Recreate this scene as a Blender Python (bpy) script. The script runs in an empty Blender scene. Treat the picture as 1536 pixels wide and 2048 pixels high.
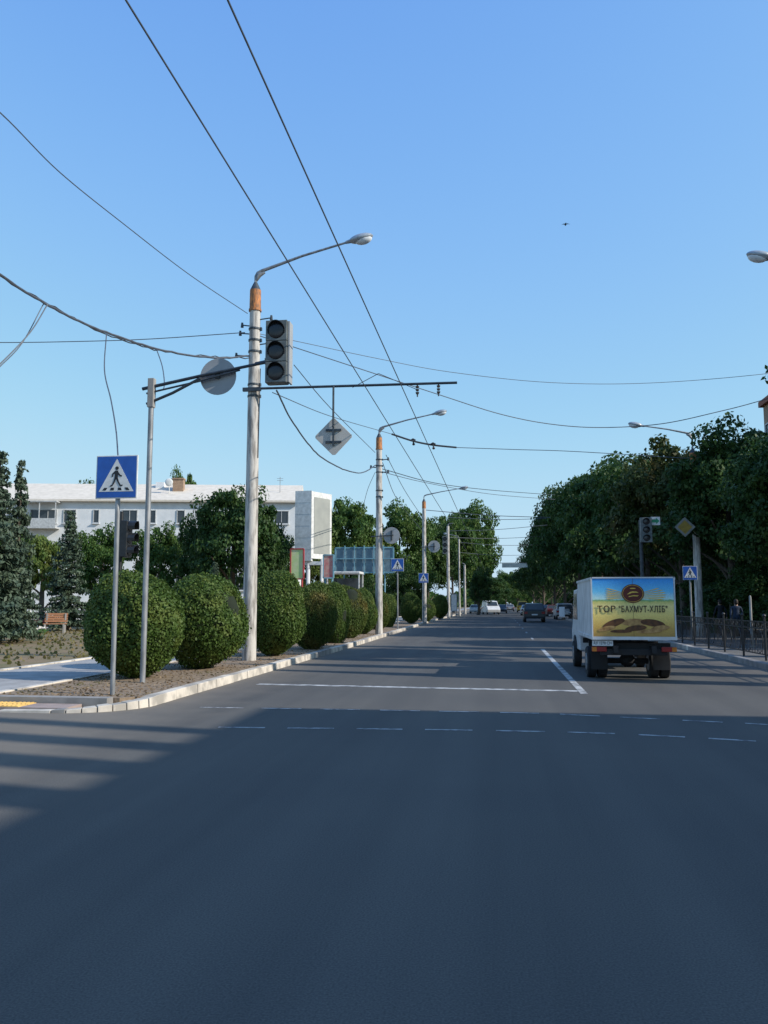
import bpy, math, random, bmesh
import numpy as np
from mathutils import Vector, Matrix
R=math.radians
C=bpy.context.scene.collection
random.seed(7)
# ------------------------------------------------------------------ camera model
CH=1.6; FP=1657.0
PIT=math.atan(183/FP); YAW=math.atan(231/FP*math.cos(PIT))
fw=Vector((-math.sin(YAW)*math.cos(PIT),math.cos(YAW)*math.cos(PIT),math.sin(PIT)))
rt=Vector((math.cos(YAW),math.sin(YAW),0)); up=rt.cross(fw)
CAM=Vector((0,0,CH))
def ray(px,py): return fw+rt*((px-768)/FP)+up*((1024-py)/FP)
def at(px,py,Y):
    d=ray(px,py); return CAM+d*(Y/d.y)
def gr(px,py,z=0.0):
    d=ray(px,py); return CAM+d*((z-CH)/d.z)
def ZZ(px,py,Y): return at(px,py,Y).z
# ------------------------------------------------------------------ materials
def newmat(name):
    m=bpy.data.materials.new(name); m.use_nodes=True
    nt=m.node_tree; b=nt.nodes['Principled BSDF']; return m,nt,b
def mat(name,col,rough=0.6,col2=None,scale=6.0,metal=0.0,bump=0.0,detail=6,stretch=None,lo=.35,hi=.65,spec=None):
    m,nt,b=newmat(name)
    b.inputs['Roughness'].default_value=rough; b.inputs['Metallic'].default_value=metal
    if spec is not None: b.inputs['Specular IOR Level'].default_value=spec
    if col2 is None: col2=tuple(c*0.72 for c in col)
    tc=nt.nodes.new('ShaderNodeTexCoord'); n=nt.nodes.new('ShaderNodeTexNoise')
    n.inputs['Scale'].default_value=scale; n.inputs['Detail'].default_value=detail
    if stretch:
        mp=nt.nodes.new('ShaderNodeMapping'); mp.inputs['Scale'].default_value=stretch
        nt.links.new(tc.outputs['Object'],mp.inputs['Vector']); nt.links.new(mp.outputs[0],n.inputs['Vector'])
    else: nt.links.new(tc.outputs['Object'],n.inputs['Vector'])
    cr=nt.nodes.new('ShaderNodeValToRGB'); cr.color_ramp.elements[0].position=lo; cr.color_ramp.elements[1].position=hi
    cr.color_ramp.elements[0].color=(*col2,1); cr.color_ramp.elements[1].color=(*col,1)
    nt.links.new(n.outputs['Fac'],cr.inputs['Fac']); nt.links.new(cr.outputs['Color'],b.inputs['Base Color'])
    if bump>0:
        bp=nt.nodes.new('ShaderNodeBump'); bp.inputs['Strength'].default_value=bump; bp.inputs['Distance'].default_value=0.02
        nt.links.new(n.outputs['Fac'],bp.inputs['Height']); nt.links.new(bp.outputs[0],b.inputs['Normal'])
    return m
def leafmat(name,c1,c2,c3,scale=0.7,trans=0.32):
    m,nt,b=newmat(name); b.inputs['Roughness'].default_value=0.55; b.inputs['Specular IOR Level'].default_value=0.25
    geo=nt.nodes.new('ShaderNodeNewGeometry'); tc=nt.nodes.new('ShaderNodeTexCoord')
    n=nt.nodes.new('ShaderNodeTexNoise'); n.inputs['Scale'].default_value=scale; n.inputs['Detail'].default_value=3
    nt.links.new(tc.outputs['Object'],n.inputs['Vector'])
    r1=nt.nodes.new('ShaderNodeValToRGB'); e=r1.color_ramp.elements
    e[0].position=0.0; e[0].color=(*c1,1); e[1].position=1.0; e[1].color=(*c2,1)
    nt.links.new(geo.outputs['Random Per Island'],r1.inputs['Fac'])
    r2=nt.nodes.new('ShaderNodeValToRGB'); r2.color_ramp.elements[0].position=.48; r2.color_ramp.elements[1].position=.70
    nt.links.new(n.outputs['Fac'],r2.inputs['Fac'])
    mx=nt.nodes.new('ShaderNodeMixRGB'); mx.inputs[2].default_value=(*c3,1)
    nt.links.new(r2.outputs['Color'],mx.inputs[0]); nt.links.new(r1.outputs['Color'],mx.inputs[1])
    nt.links.new(mx.outputs[0],b.inputs['Base Color'])
    tr=nt.nodes.new('ShaderNodeBsdfTranslucent'); nt.links.new(mx.outputs[0],tr.inputs['Color'])
    ms=nt.nodes.new('ShaderNodeMixShader'); ms.inputs[0].default_value=trans
    out=nt.nodes['Material Output']
    nt.links.new(b.outputs[0],ms.inputs[1]); nt.links.new(tr.outputs[0],ms.inputs[2]); nt.links.new(ms.outputs[0],out.inputs[0])
    return m
M={}
M['concrete']=mat('concrete',(.54,.51,.47),.85,(.26,.24,.22),3.2,bump=.35,stretch=(3,3,.6),lo=.38,hi=.56,detail=10)
M['rust']=mat('rust_paint',(.60,.22,.06),.7,(.20,.10,.05),7.0,stretch=(3,3,1))
M['concrete2']=mat('concrete_dark',(.36,.35,.33),.85,(.24,.23,.22),3.0,bump=.2,stretch=(3,3,.6))
M['galv']=mat('galvanised',(.36,.37,.38),.5,(.20,.21,.22),9.0,metal=.4,stretch=(1,1,.3))
M['steel']=mat('dark_steel',(.06,.075,.09),.5,(.035,.045,.055),8.0,metal=.3)
M['blacksteel']=mat('black_paint',(.02,.022,.025),.45,(.012,.013,.015),8.0)
M['lampshell']=mat('lamp_shell',(.42,.46,.50),.35,(.30,.33,.37),5.0,metal=.3)
M['lampglass']=mat('lamp_glass',(.75,.78,.80),.15,(.6,.63,.66),8.0)
M['signback']=mat('sign_back',(.36,.37,.38),.6,(.29,.30,.31),2.0)
M['signbackl']=mat('sign_back_light',(.52,.50,.46),.7,(.42,.40,.37),1.5)
M['housing']=mat('signal_housing',(.15,.17,.17),.55,(.09,.105,.105),6.0)
M['lens']=mat('signal_lens',(.012,.014,.018),.25,(.02,.02,.022),5.0)
M['blue']=mat('sign_blue',(.015,.10,.42),.4,(.012,.08,.34),5.0)
M['white']=mat('white_paint',(.74,.74,.72),.5,(.58,.58,.56),6.0)
M['whitedim']=mat('white_shaded',(.24,.24,.22),.7,(.15,.15,.14),6.0)  # priority sign border, white darkened to paint in the shade on it
M['black']=mat('black_symbol',(.012,.012,.014),.5)
M['yellow']=mat('yellow_shaded',(.34,.22,.03),.6,(.22,.14,.02),6.0)  # priority sign field, shade put into the yellow itself
M['green']=mat('green_plate',(.02,.30,.14),.5)
M['wire']=mat('wire_black',(.035,.04,.05),.6)
M['wirel']=mat('wire_grey',(.085,.10,.125),.55,(.06,.07,.09))
M['porc']=mat('insulator_dark',(.05,.035,.03),.4)
M['bark']=mat('bark',(.12,.095,.07),.9,(.06,.05,.04),5.0,bump=.6,stretch=(3,3,.7))
M['leaf']=leafmat('foliage_mid',(.030,.075,.016),(.085,.16,.034),(.11,.17,.036))
M['leafd']=leafmat('foliage_dark',(.018,.050,.013),(.048,.102,.026),(.072,.125,.028))
M['leafw']=leafmat('foliage_warm',(.030,.052,.014),(.072,.10,.026),(.125,.10,.030))
M['leafl']=leafmat('foliage_light',(.08,.14,.03),(.15,.20,.05),(.15,.17,.04))
M['bush']=leafmat('bush_leaf',(.048,.092,.018),(.105,.170,.036),(.15,.195,.045),2.2)
M['bushr']=leafmat('bush_leaf_warm',(.052,.090,.018),(.115,.165,.036),(.18,.15,.040),1.6)
M['spruce']=leafmat('spruce_needle',(.050,.082,.055),(.105,.145,.10),(.095,.13,.075),1.0,.15)
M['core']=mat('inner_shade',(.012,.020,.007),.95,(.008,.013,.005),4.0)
M['wallwhite']=mat('plaster_white',(.74,.75,.76),.85,(.64,.66,.68),1.2)
M['roofcream']=mat('roof_cream',(.68,.61,.52),.85,(.58,.52,.44),.8,stretch=(3,3,3))
M['glass']=mat('window_glass',(.03,.04,.05),.12,(.05,.06,.07),1.0)
M['frame']=mat('window_frame',(.55,.56,.56),.5)
M['brick']=mat('brick_ochre',(.38,.26,.17),.9,(.28,.18,.12),4.0)
M['brickred']=mat('brick_red',(.34,.13,.08),.9,(.22,.09,.06),6.0)
M['panelgrey']=mat('panel_grey',(.50,.51,.50),.5,(.42,.43,.42),2.0)
M['paneldk']=mat('panel_olive',(.34,.35,.32),.5,(.29,.30,.28),1.5)
M['teal']=mat('teal_paint',(.22,.42,.50),.6,(.15,.32,.40),3.0)
M['tealback']=mat('billboard_back',(.20,.29,.34),.7,(.14,.21,.25),2.0)
M['red']=mat('red_paint',(.42,.05,.05),.6,(.30,.04,.04),4.0)
M['postergreen']=mat('poster_green',(.40,.56,.22),.6,(.56,.58,.34),3.0)
M['posterred']=mat('poster_rose',(.52,.12,.13),.6,(.56,.38,.30),3.0)
M['wood']=mat('bench_wood',(.42,.20,.10),.7,(.30,.14,.07),5.0,stretch=(1,8,8))
M['tyre']=mat('tyre_rubber',(.022,.022,.024),.85)
M['rim']=mat('wheel_rim',(.30,.31,.33),.4,metal=.5)
M['tail']=mat('tail_lamp',(.35,.012,.012),.3)
M['amber']=mat('amber_lamp',(.7,.22,.02),.3)
M['truckwhite']=mat('truck_white',(.70,.71,.72),.4,(.50,.51,.52),2.5)
M['chassis']=mat('chassis_black',(.018,.018,.02),.7)
M['plate']=mat('number_plate',(.72,.73,.72),.5,(.6,.6,.6),20)
M['brown']=mat('print_brown',(.020,.008,.006),.6)
M['logo']=mat('logo_maroon',(.12,.014,.008),.5)
M['gold']=mat('print_gold',(.80,.54,.10),.5,(.70,.44,.07),30)
M['loaf']=mat('print_loaf',(.17,.065,.018),.6,(.06,.022,.008),9.0)
M['loafl']=mat('print_loaf_pale',(.58,.34,.12),.6,(.28,.13,.040),9.0)
M['flowerr']=mat('flower_red',(.5,.05,.04),.7)
M['flowerw']=mat('flower_white',(.6,.56,.5),.7)
M['skin']=mat('skin',(.36,.22,.16),.6)
M['hair']=mat('hair_dark',(.03,.02,.015),.7)
M['clothdk']=mat('dark_cloth',(.025,.027,.035),.9,(.018,.02,.03))
M['clothbl']=mat('blue_cloth',(.03,.05,.09),.9,(.02,.035,.07))
M['clothbr']=mat('brown_cloth',(.07,.045,.035),.9,(.05,.03,.025))
def carpaint(n,c): return mat(n,c,.28,tuple(x*.9 for x in c),3.0,metal=.1)

# ------------------------------------------------------------------ mesh helper
class MB:
    def __init__(s): s.v=[]; s.f=[]; s.m=[]
    def box(s,c,d,rz=0,mi=0):
        x,y,z=[k/2 for k in d]
        P=[(-x,-y,-z),(x,-y,-z),(x,y,-z),(-x,y,-z),(-x,-y,z),(x,-y,z),(x,y,z),(-x,y,z)]
        b=len(s.v); cr,sr=math.cos(rz),math.sin(rz)
        for p in P: s.v.append((c[0]+p[0]*cr-p[1]*sr,c[1]+p[0]*sr+p[1]*cr,c[2]+p[2]))
        for f in ((0,3,2,1),(4,5,6,7),(0,1,5,4),(1,2,6,5),(2,3,7,6),(3,0,4,7)):
            s.f.append([b+i for i in f]); s.m.append(mi)
        return s
    def tube(s,pts,r,n=8,mi=0,cap=True):
        pts=[Vector(p) for p in pts]; rs=r if isinstance(r,(list,tuple)) else [r]*len(pts)
        b=len(s.v); ref=None
        for i,p in enumerate(pts):
            if i==0: t=pts[1]-pts[0]
            elif i==len(pts)-1: t=pts[-1]-pts[-2]
            else: t=(pts[i+1]-pts[i-1])
            t.normalize()
            if ref is None: ref=Vector((1,0,0)) if abs(t.x)<.8 else Vector((0,0,1))
            u=(ref-t*ref.dot(t)).normalized(); w=t.cross(u); ref=u
            for k in range(n):
                a=2*math.pi*k/n; q=p+(u*math.cos(a)+w*math.sin(a))*rs[i]; s.v.append(tuple(q))
        for i in range(len(pts)-1):
            for k in range(n):
                k2=(k+1)%n; s.f.append([b+i*n+k,b+i*n+k2,b+(i+1)*n+k2,b+(i+1)*n+k]); s.m.append(mi)
        if cap:
            s.f.append([b+k for k in range(n)][::-1]); s.m.append(mi)
            e=b+(len(pts)-1)*n; s.f.append([e+k for k in range(n)]); s.m.append(mi)
        return s
    def prism(s,pts,axis,a,b_,mi=0):
        def mk(p,t): return {'x':(t,p[0],p[1]),'y':(p[0],t,p[1]),'z':(p[0],p[1],t)}[axis]
        b=len(s.v); n=len(pts)
        for p in pts: s.v.append(mk(p,a))
        for p in pts: s.v.append(mk(p,b_))
        s.f.append([b+i for i in range(n)]); s.m.append(mi)
        s.f.append([b+n+i for i in range(n)][::-1]); s.m.append(mi)
        for i in range(n):
            j=(i+1)%n; s.f.append([b+i,b+n+i,b+n+j,b+j]); s.m.append(mi)
        return s
    def ell(s,c,r,n=12,m=8,mi=0,M3=None):
        b=len(s.v)
        for i in range(m+1):
            th=math.pi*i/m
            for k in range(n):
                a=2*math.pi*k/n; p=Vector((r[0]*math.sin(th)*math.cos(a),r[1]*math.sin(th)*math.sin(a),r[2]*math.cos(th)))
                if M3 is not None: p=M3@p
                s.v.append((c[0]+p.x,c[1]+p.y,c[2]+p.z))
        for i in range(m):
            for k in range(n):
                k2=(k+1)%n; s.f.append([b+i*n+k,b+(i+1)*n+k,b+(i+1)*n+k2,b+i*n+k2]); s.m.append(mi)
        return s
    def build(s,name,mats,parent=None,smooth=False,bevel=0,loc=None):
        me=bpy.data.meshes.new(name); me.from_pydata(s.v,[],s.f)
        if not isinstance(mats,(list,tuple)): mats=[mats]
        for k in mats: me.materials.append(k)
        me.polygons.foreach_set('material_index',s.m)
        if smooth: me.polygons.foreach_set('use_smooth',[True]*len(s.f))
        me.update()
        bm=bmesh.new(); bm.from_mesh(me); bmesh.ops.recalc_face_normals(bm,faces=bm.faces)
        bm.to_mesh(me); bm.free()
        if smooth:
            try: me.set_sharp_from_angle(angle=R(40))
            except Exception: pass
        o=bpy.data.objects.new(name,me); C.objects.link(o)
        if parent: o.parent=parent
        if loc: o.location=loc
        if bevel>0:
            md=o.modifiers.new('bevel','BEVEL'); md.width=bevel; md.segments=2; md.limit_method='ANGLE'
        return o
def disc(cx,cz,r,n=20,rz=None): return [(cx+r*math.cos(2*math.pi*k/n),cz+(rz or r)*math.sin(2*math.pi*k/n)) for k in range(n)]
def tag(o,label,cat,group=None):
    o['label']=label; o['category']=cat
    if group: o['group']=group
    return o
def thing(name,label,cat,loc=(0,0,0),rz=0,group=None):
    o=bpy.data.objects.new(name,None); C.objects.link(o); o.location=loc; o.rotation_euler=(0,0,rz); o.empty_display_size=.2
    return tag(o,label,cat,group)
def struct(o): o['kind']='structure'; return o
def text(name,body,size,m,parent,loc,rot=(math.pi/2,0,0),ext=.002,width=None,bold=0.0,space=1.0):
    cu=bpy.data.curves.new(name,'FONT'); cu.body=body; cu.size=size; cu.extrude=ext; cu.align_x='CENTER'; cu.align_y='CENTER'; cu.offset=bold; cu.space_character=space
    t=bpy.data.objects.new(name+'_t',cu); C.objects.link(t)
    bpy.context.view_layer.update()
    me=bpy.data.meshes.new_from_object(t.evaluated_get(bpy.context.evaluated_depsgraph_get()))
    bpy.data.objects.remove(t)
    o=bpy.data.objects.new(name,me); C.objects.link(o); me.materials.clear(); me.materials.append(m)
    xs=[v.co.x for v in me.vertices]
    if width and xs:
        k=width/(max(xs)-min(xs))
        for v in me.vertices: v.co.x*=k
    o.parent=parent; o.location=loc; o.rotation_euler=rot
    return o
# ------------------------------------------------------------------ foliage
def quadmesh(name,V,F,mats,mi=None):
    me=bpy.data.meshes.new(name); nf=len(F)
    me.vertices.add(len(V)); me.vertices.foreach_set('co',np.asarray(V,dtype=np.float32).ravel())
    me.loops.add(nf*4); me.loops.foreach_set('vertex_index',np.asarray(F,dtype=np.int32).ravel())
    me.polygons.add(nf); me.polygons.foreach_set('loop_start',np.arange(0,nf*4,4,dtype=np.int32))
    for m in mats: me.materials.append(m)
    if mi is not None: me.polygons.foreach_set('material_index',np.asarray(mi,dtype=np.int32))
    me.update(calc_edges=True); me.validate(); return me
def unit(a): return a/np.maximum(np.linalg.norm(a,axis=1,keepdims=True),1e-6)
def cards(rng,P,N,size,aspect=1.6,jit=.8):
    n=len(P); N=unit(N+rng.normal(size=(n,3))*jit)
    A=unit(np.cross(N,rng.normal(size=(n,3)))); B=np.cross(N,A)
    s=(size*rng.uniform(.6,1.35,n))[:,None]
    a=A*s*aspect/2; b=B*s/2
    V=np.stack([P-a,P-b*1.0+a*.1,P+a,P+b+a*.1],1).reshape(-1,3)
    return V,np.arange(n*4).reshape(-1,4)
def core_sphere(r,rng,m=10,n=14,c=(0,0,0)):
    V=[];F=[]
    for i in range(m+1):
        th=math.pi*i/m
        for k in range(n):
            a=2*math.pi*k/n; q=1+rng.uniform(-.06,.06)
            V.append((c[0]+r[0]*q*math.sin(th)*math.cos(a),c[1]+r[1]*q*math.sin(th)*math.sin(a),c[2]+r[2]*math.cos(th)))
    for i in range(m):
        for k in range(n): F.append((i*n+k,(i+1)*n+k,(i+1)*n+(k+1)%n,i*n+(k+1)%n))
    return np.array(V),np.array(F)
def crown_mesh(name,m,seed,ncl=110,per=190,size=.17,rx=4.0,rz=4.0):
    rng=np.random.default_rng(seed)
    lob=unit(rng.normal(size=(9,3))); amp=rng.uniform(-.36,.25,9)
    D=unit(rng.normal(size=(ncl,3))); D[:,2]=np.where(D[:,2]<-.6,-D[:,2]*.5,D[:,2]); D=unit(D)
    rad=rng.uniform(.30,.92,ncl)**.6
    rad=rad*(1+(np.maximum(D@lob.T,0)**3*amp).sum(1))
    Cc=D*rad[:,None]*np.array([rx,rx,rz]); cr=rng.uniform(.10,.25,ncl)*rx
    V=[];F=[];b=0
    for c,r in zip(Cc,cr):
        k=int(per*rng.uniform(.7,1.2)); d=unit(rng.normal(size=(k,3))); 
        p=c+d*(r*rng.uniform(.35,1.05,k)**.7)[:,None]*np.array([1.15,1.15,.75])
        v,f=cards(rng,p,d+np.array([0,0,.4]),size); V.append(v);F.append(f+b); b+=len(v)
    return quadmesh(name,np.concatenate(V),np.concatenate(F),[m])
def bush_mesh(name,m,seed,n=26000,size=.040):
    rng=np.random.default_rng(seed); d=unit(rng.normal(size=(n,3)))
    lob=unit(rng.normal(size=(34,3))); amp=rng.uniform(-.15,.09,34)
    k=1+(np.maximum(d@lob.T,0)**9*amp).sum(1)
    p=d*(k*rng.uniform(.88,1.02,n))[:,None]
    stray=rng.uniform(size=n)<.04; p[stray]*=rng.uniform(1.02,1.07,stray.sum())[:,None]
    v,f=cards(rng,p,d,size,1.5,.75)
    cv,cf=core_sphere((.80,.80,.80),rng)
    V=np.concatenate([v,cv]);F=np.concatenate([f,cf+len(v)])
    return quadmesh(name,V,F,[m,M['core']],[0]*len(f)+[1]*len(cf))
def spruce_mesh(name,m,seed,H=7.0,Rr=1.9,lv=26,size=.16):
    rng=np.random.default_rng(seed);P=[];N=[]
    for i in range(lv):
        t=(i+rng.uniform(-.3,.3))/lv; z=.5+t*(H-.5); r=Rr*(1-t)**.85*rng.uniform(.8,1.1)+.06
        nb=int(5+8*(1-t))
        for j in range(nb):
            a=rng.uniform(0,6.283); L=r*rng.uniform(.65,1.2); k=int(16+40*L)
            s=rng.uniform(0,1,k)**.7*L
            w=rng.normal(size=k)*.10*(1+ .8*(1-s/L))
            dx,dy=math.cos(a),math.sin(a)
            zz=z-.30*s+.14*s*s/max(L,.1)+rng.normal(size=k)*.05
            P.append(np.stack([dx*s-dy*w,dy*s+dx*w,zz],1)); N.append(np.tile([dx*.3,dy*.3,1.0],(k,1)))
    P=np.concatenate(P);N=np.concatenate(N)
    v,f=cards(rng,P,N,size*.7,2.0,.7)
    return quadmesh(name,v,f,[m])
crowns={}
for key,m,s in (('a','leafd',1),('b','leafd',2),('c','leaf',3),('d','leaf',4),('w','leafw',5)):
    crowns[key]=crown_mesh('crown_leaves_'+key,M[m],s,120,200,.16)
crowns['n']=crown_mesh('crown_leaves_n',M['leafd'],11,160,260,.125)
crowns['l']=crown_mesh('crown_leaves_l',M['leafl'],8,60,150,.22)
crowns['p']=crown_mesh('crown_leaves_p',M['leaf'],9,80,170,.38)
def tree(x,y,H,r,key,label,z=.1,group=None,trunk_h=None,seed=0,cat='tree',name='leafy_tree',limbs=True,tr=.22):
    t=thing(name,label,cat,(x,y,z),0,group)
    rg=random.Random(seed*31+int(abs(x)*10)+int(y))
    th=trunk_h if trunk_h is not None else H*.28
    cz=(th+H)/2; rz=(H-th)/2*1.02
    mb=MB(); lean=rg.uniform(-.2,.2)
    mb.tube([(0,0,-.1),(lean*.3,0,th*.5),(lean,0,th),(lean*1.3,.1,cz),(lean*1.2,.1,cz+rz*.55)],[tr*1.3,tr,tr*.9,tr*.55,.05],8)
    if limbs:
        for k in range(7):
            a=k*.9+rg.random(); L=r*rg.uniform(.5,.8); z0=th*.9+k*.12*(H-th)*.5
            mb.tube([(lean,0,z0),(lean+math.cos(a)*L*.4,math.sin(a)*L*.4,z0+L*.35),(lean+math.cos(a)*L,math.sin(a)*L,z0+L*.75)],[tr*.45,tr*.3,.03],6)
    mb.build('trunk',M['bark'],t,True)
    o=bpy.data.objects.new('crown',crowns[key]); C.objects.link(o); o.parent=t
    o.location=(lean,0,cz); o.scale=(r/4,r/4,rz/4); o.rotation_euler=(0,0,rg.uniform(0,6.28))
    return t
# ------------------------------------------------------------------ ground materials
def roadmat():
    m,nt,b=newmat('asphalt'); L=nt.links.new
    tc=nt.nodes.new('ShaderNodeTexCoord')
    def noise(sc,det=6,st=None):
        n=nt.nodes.new('ShaderNodeTexNoise'); n.inputs['Scale'].default_value=sc; n.inputs['Detail'].default_value=det
        if st:
            mp=nt.nodes.new('ShaderNodeMapping'); mp.inputs['Scale'].default_value=st; L(tc.outputs['Object'],mp.inputs[0]); L(mp.outputs[0],n.inputs['Vector'])
        else: L(tc.outputs['Object'],n.inputs['Vector'])
        return n
    def ramp(src,p0,p1,c0,c1):
        r=nt.nodes.new('ShaderNodeValToRGB'); r.color_ramp.elements[0].position=p0; r.color_ramp.elements[1].position=p1
        r.color_ramp.elements[0].color=(*c0,1); r.color_ramp.elements[1].color=(*c1,1); L(src,r.inputs[0]); return r
    def mix(mode,f,a,c):
        x=nt.nodes.new('ShaderNodeMixRGB'); x.blend_type=mode
        if isinstance(f,float): x.inputs[0].default_value=f
        else: L(f,x.inputs[0])
        L(a,x.inputs[1])
        if isinstance(c,tuple): x.inputs[2].default_value=(*c,1)
        else: L(c,x.inputs[2])
        return x.outputs[0]
    fine=noise(90,4); fr=ramp(fine.outputs[0],.3,.75,(.072,.070,.067),(.134,.130,.123))
    big=noise(.30,4); br=ramp(big.outputs[0],.3,.7,(.88,.89,.91),(1.08,1.07,1.04))
    st=noise(1.0,4,(1.6,.05,1)); sr=ramp(st.outputs[0],.35,.65,(.88,.88,.89),(1.08,1.07,1.06))
    c=mix('MULTIPLY',1.0,fr.outputs[0],br.outputs[0]); c=mix('MULTIPLY',1.0,c,sr.outputs[0])
    sp=nt.nodes.new('ShaderNodeSeparateXYZ'); L(tc.outputs['Object'],sp.inputs[0])
    ad=nt.nodes.new('ShaderNodeMath'); ad.operation='SUBTRACT'; ad.inputs[1].default_value=.45; L(sp.outputs[0],ad.inputs[0])
    ab=nt.nodes.new('ShaderNodeMath'); ab.operation='ABSOLUTE'; L(ad.outputs[0],ab.inputs[0])
    ns=noise(1.3,5); a2=nt.nodes.new('ShaderNodeMath'); a2.operation='MULTIPLY_ADD'; a2.inputs[1].default_value=1.6; L(ns.outputs[0],a2.inputs[0]); L(ab.outputs[0],a2.inputs[2])
    mr=nt.nodes.new('ShaderNodeMapRange'); mr.inputs[1].default_value=5.3; mr.inputs[2].default_value=6.9; mr.inputs[3].default_value=0; mr.inputs[4].default_value=.55; L(a2.outputs[0],mr.inputs[0])
    c=mix('MIX',mr.outputs[0],c,(.24,.205,.165))
    vo=nt.nodes.new('ShaderNodeTexVoronoi'); vo.inputs['Scale'].default_value=3; L(tc.outputs['Object'],vo.inputs['Vector'])
    vr=ramp(vo.outputs['Distance'],.008,.014,(1,1,1),(0,0,0))
    c=mix('MIX',vr.outputs[0],c,(.20,.20,.19))
    L(c,b.inputs['Base Color']); b.inputs['Roughness'].default_value=.88; b.inputs['Specular IOR Level'].default_value=.2
    bp=nt.nodes.new('ShaderNodeBump'); bp.inputs['Strength'].default_value=.5; bp.inputs['Distance'].default_value=.008; L(fine.outputs[0],bp.inputs['Height']); L(bp.outputs[0],b.inputs['Normal'])
    return m
M['road']=roadmat()
M['soil']=mat('soil',(.30,.22,.15),.95,(.16,.115,.075),9,bump=.8,detail=12)
M['lawn']=mat('lawn',(.15,.13,.055),.95,(.23,.155,.09),1.4,bump=.6,detail=10)
M['ground']=mat('field',(.12,.13,.06),.95,(.16,.13,.08),.05)
M['path']=mat('path_asphalt',(.36,.35,.34),.9,(.27,.26,.25),2.5,bump=.2,detail=10)
M['pathr']=mat('pavement_asphalt',(.15,.145,.14),.9,(.10,.098,.095),2.5,bump=.2,detail=10)
M['kerb']=mat('kerb_whitewash',(.62,.56,.48),.85,(.34,.31,.27),2.6,bump=.3,detail=10,lo=.4,hi=.58)
M['kerb2']=mat('kerb_grey',(.30,.285,.27),.9,(.20,.19,.18),3.0,bump=.3)
M['paver']=mat('paver_pink',(.36,.28,.25),.9,(.28,.22,.20),5.0)
M['tactile']=mat('tactile_yellow',(.74,.50,.16),.8,(.60,.38,.12),8.0)
M['marking']=mat('road_marking',(.48,.48,.47),.7,(.15,.15,.15),5.0,detail=12,lo=.38,hi=.56)
M['markfaint']=mat('road_marking_worn',(.42,.43,.43),.8,(.12,.12,.13),9.0,detail=12,lo=.40,hi=.58)
def sheet(name,quads,z,m):
    mb=MB()
    for q in quads:
        b=len(mb.v)
        for p in q: mb.v.append((p[0],p[1],z))
        mb.f.append([b+i for i in range(len(q))]); mb.m.append(0)
    return struct(mb.build(name,m))
def rect(x0,x1,y0,y1): return [(x0,y0),(x1,y0),(x1,y1),(x0,y1)]
sheet('ground',[rect(-1500,1500,-1500,3000)],-.03,M['ground'])
KL=[(-5.4,12.4),(-5.4,30),(-5.6,50),(-5.95,72),(-5.9,100),(-5.8,420)]
def kx(y):
    if y<=KL[0][1]: return KL[0][0]
    for (x0,y0),(x1,y1) in zip(KL,KL[1:]):
        if y<=y1: return x0+(x1-x0)*(y-y0)/(y1-y0)
    return KL[-1][0]
KR=6.4
sheet('road',[rect(-70,70,-40,11.2),rect(-12,KR+.05,11.2,13),[(-7,13),(KR+.05,13),(KR+.05,420),(-7,420)]],0,M['road'])
rng=random.Random(3)
line=[(-6.55+1.15*math.cos(R(90*k/8-90)) , 12.75+1.15*math.sin(R(90*k/8-90))) for k in range(9)]
line=[(-7.4,11.6)]+line
y=13.6
while y<195:
    line.append((kx(y),y)); y+=1.0 if y<80 else 3.0
def sweep(line,w,hf,mats,name,gap=.008):
    mb=MB(); n=len(line); T=[]
    for i in range(n):
        a=Vector(line[max(i-1,0)]); b=Vector(line[min(i+1,n-1)]); d=(b-a).normalized(); T.append((Vector(line[i]),d,Vector((-d.y,d.x))))
    for i in range(n-1):
        (p,dp,np_),(q,dq,nq)=T[i],T[i+1]; p=p+dp*gap;q=q-dq*gap
        j=rng.uniform(-.008,.008); h0=hf(i)+j; h1=hf(i+1)+j; o=rng.uniform(-.008,.008)
        b=len(mb.v)
        for P,N,h in ((p,np_,h0),(q,nq,h1)):
            for off,z in ((0,-.05),(.015,h),(w,h),(w,-.05)):
                v=P+N*(off+o); mb.v.append((v.x,v.y,z))
        mi=0 if rng.random()>.12 else 1
        for f in ((0,1,5,4),(1,2,6,5),(2,3,7,6),(0,3,2,1),(4,5,6,7)): mb.f.append([b+k for k in f]); mb.m.append(mi)
    return struct(mb.build(name,mats,bevel=.008))
sweep(line,.2,lambda i: .03+.12*min(1,i/9),[M['kerb'],M['kerb2']],'kerb')
mb=MB(); y=12
while y<190:
    L=1.0 if y<60 else 3.0
    mb.box((KR+.1,y+L/2,.06),(.2,L-.02,.17+rng.uniform(-.01,.01)),0,0 if rng.random()>.15 else 1); y+=L
struct(mb.build('kerb',[M['kerb2'],M['kerb']],bevel=.015))
def slab(name,poly,z,m,base=-.02):
    mb=MB(); mb.prism(poly,'z',base,z); return struct(mb.build(name,m))
vp=[(-8.2,12.6)]+[(-5.95,12.6),(-5.66,12.95),(-5.6,14),(-5.6,30),(-5.8,50),(-6.15,72),(-6.1,100),(-6.0,420),(-8.2,420)]
slab('verge',vp,.12,M['soil'])
slab('path',rect(-11.0,-8.35,12.6,420),.105,M['path'])
slab('lawn',rect(-140,-11.15,12.6,420),.12,M['lawn'])
mb=MB()
for X in (-8.275,-11.075):
    y=12.6
    while y<120:
        mb.box((X,y+.5,.07),(.14,.985,.15+rng.uniform(-.006,.006)),0); y+=1
struct(mb.build('path_edging',M['kerb'],bevel=.01))
slab('pavement',rect(-60,-6.45,11.82,12.35),.05,M['paver'])
slab('pavement_edging',rect(-60,-6.05,12.37,12.58),.14,M['kerb2'])
mb=MB()
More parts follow.
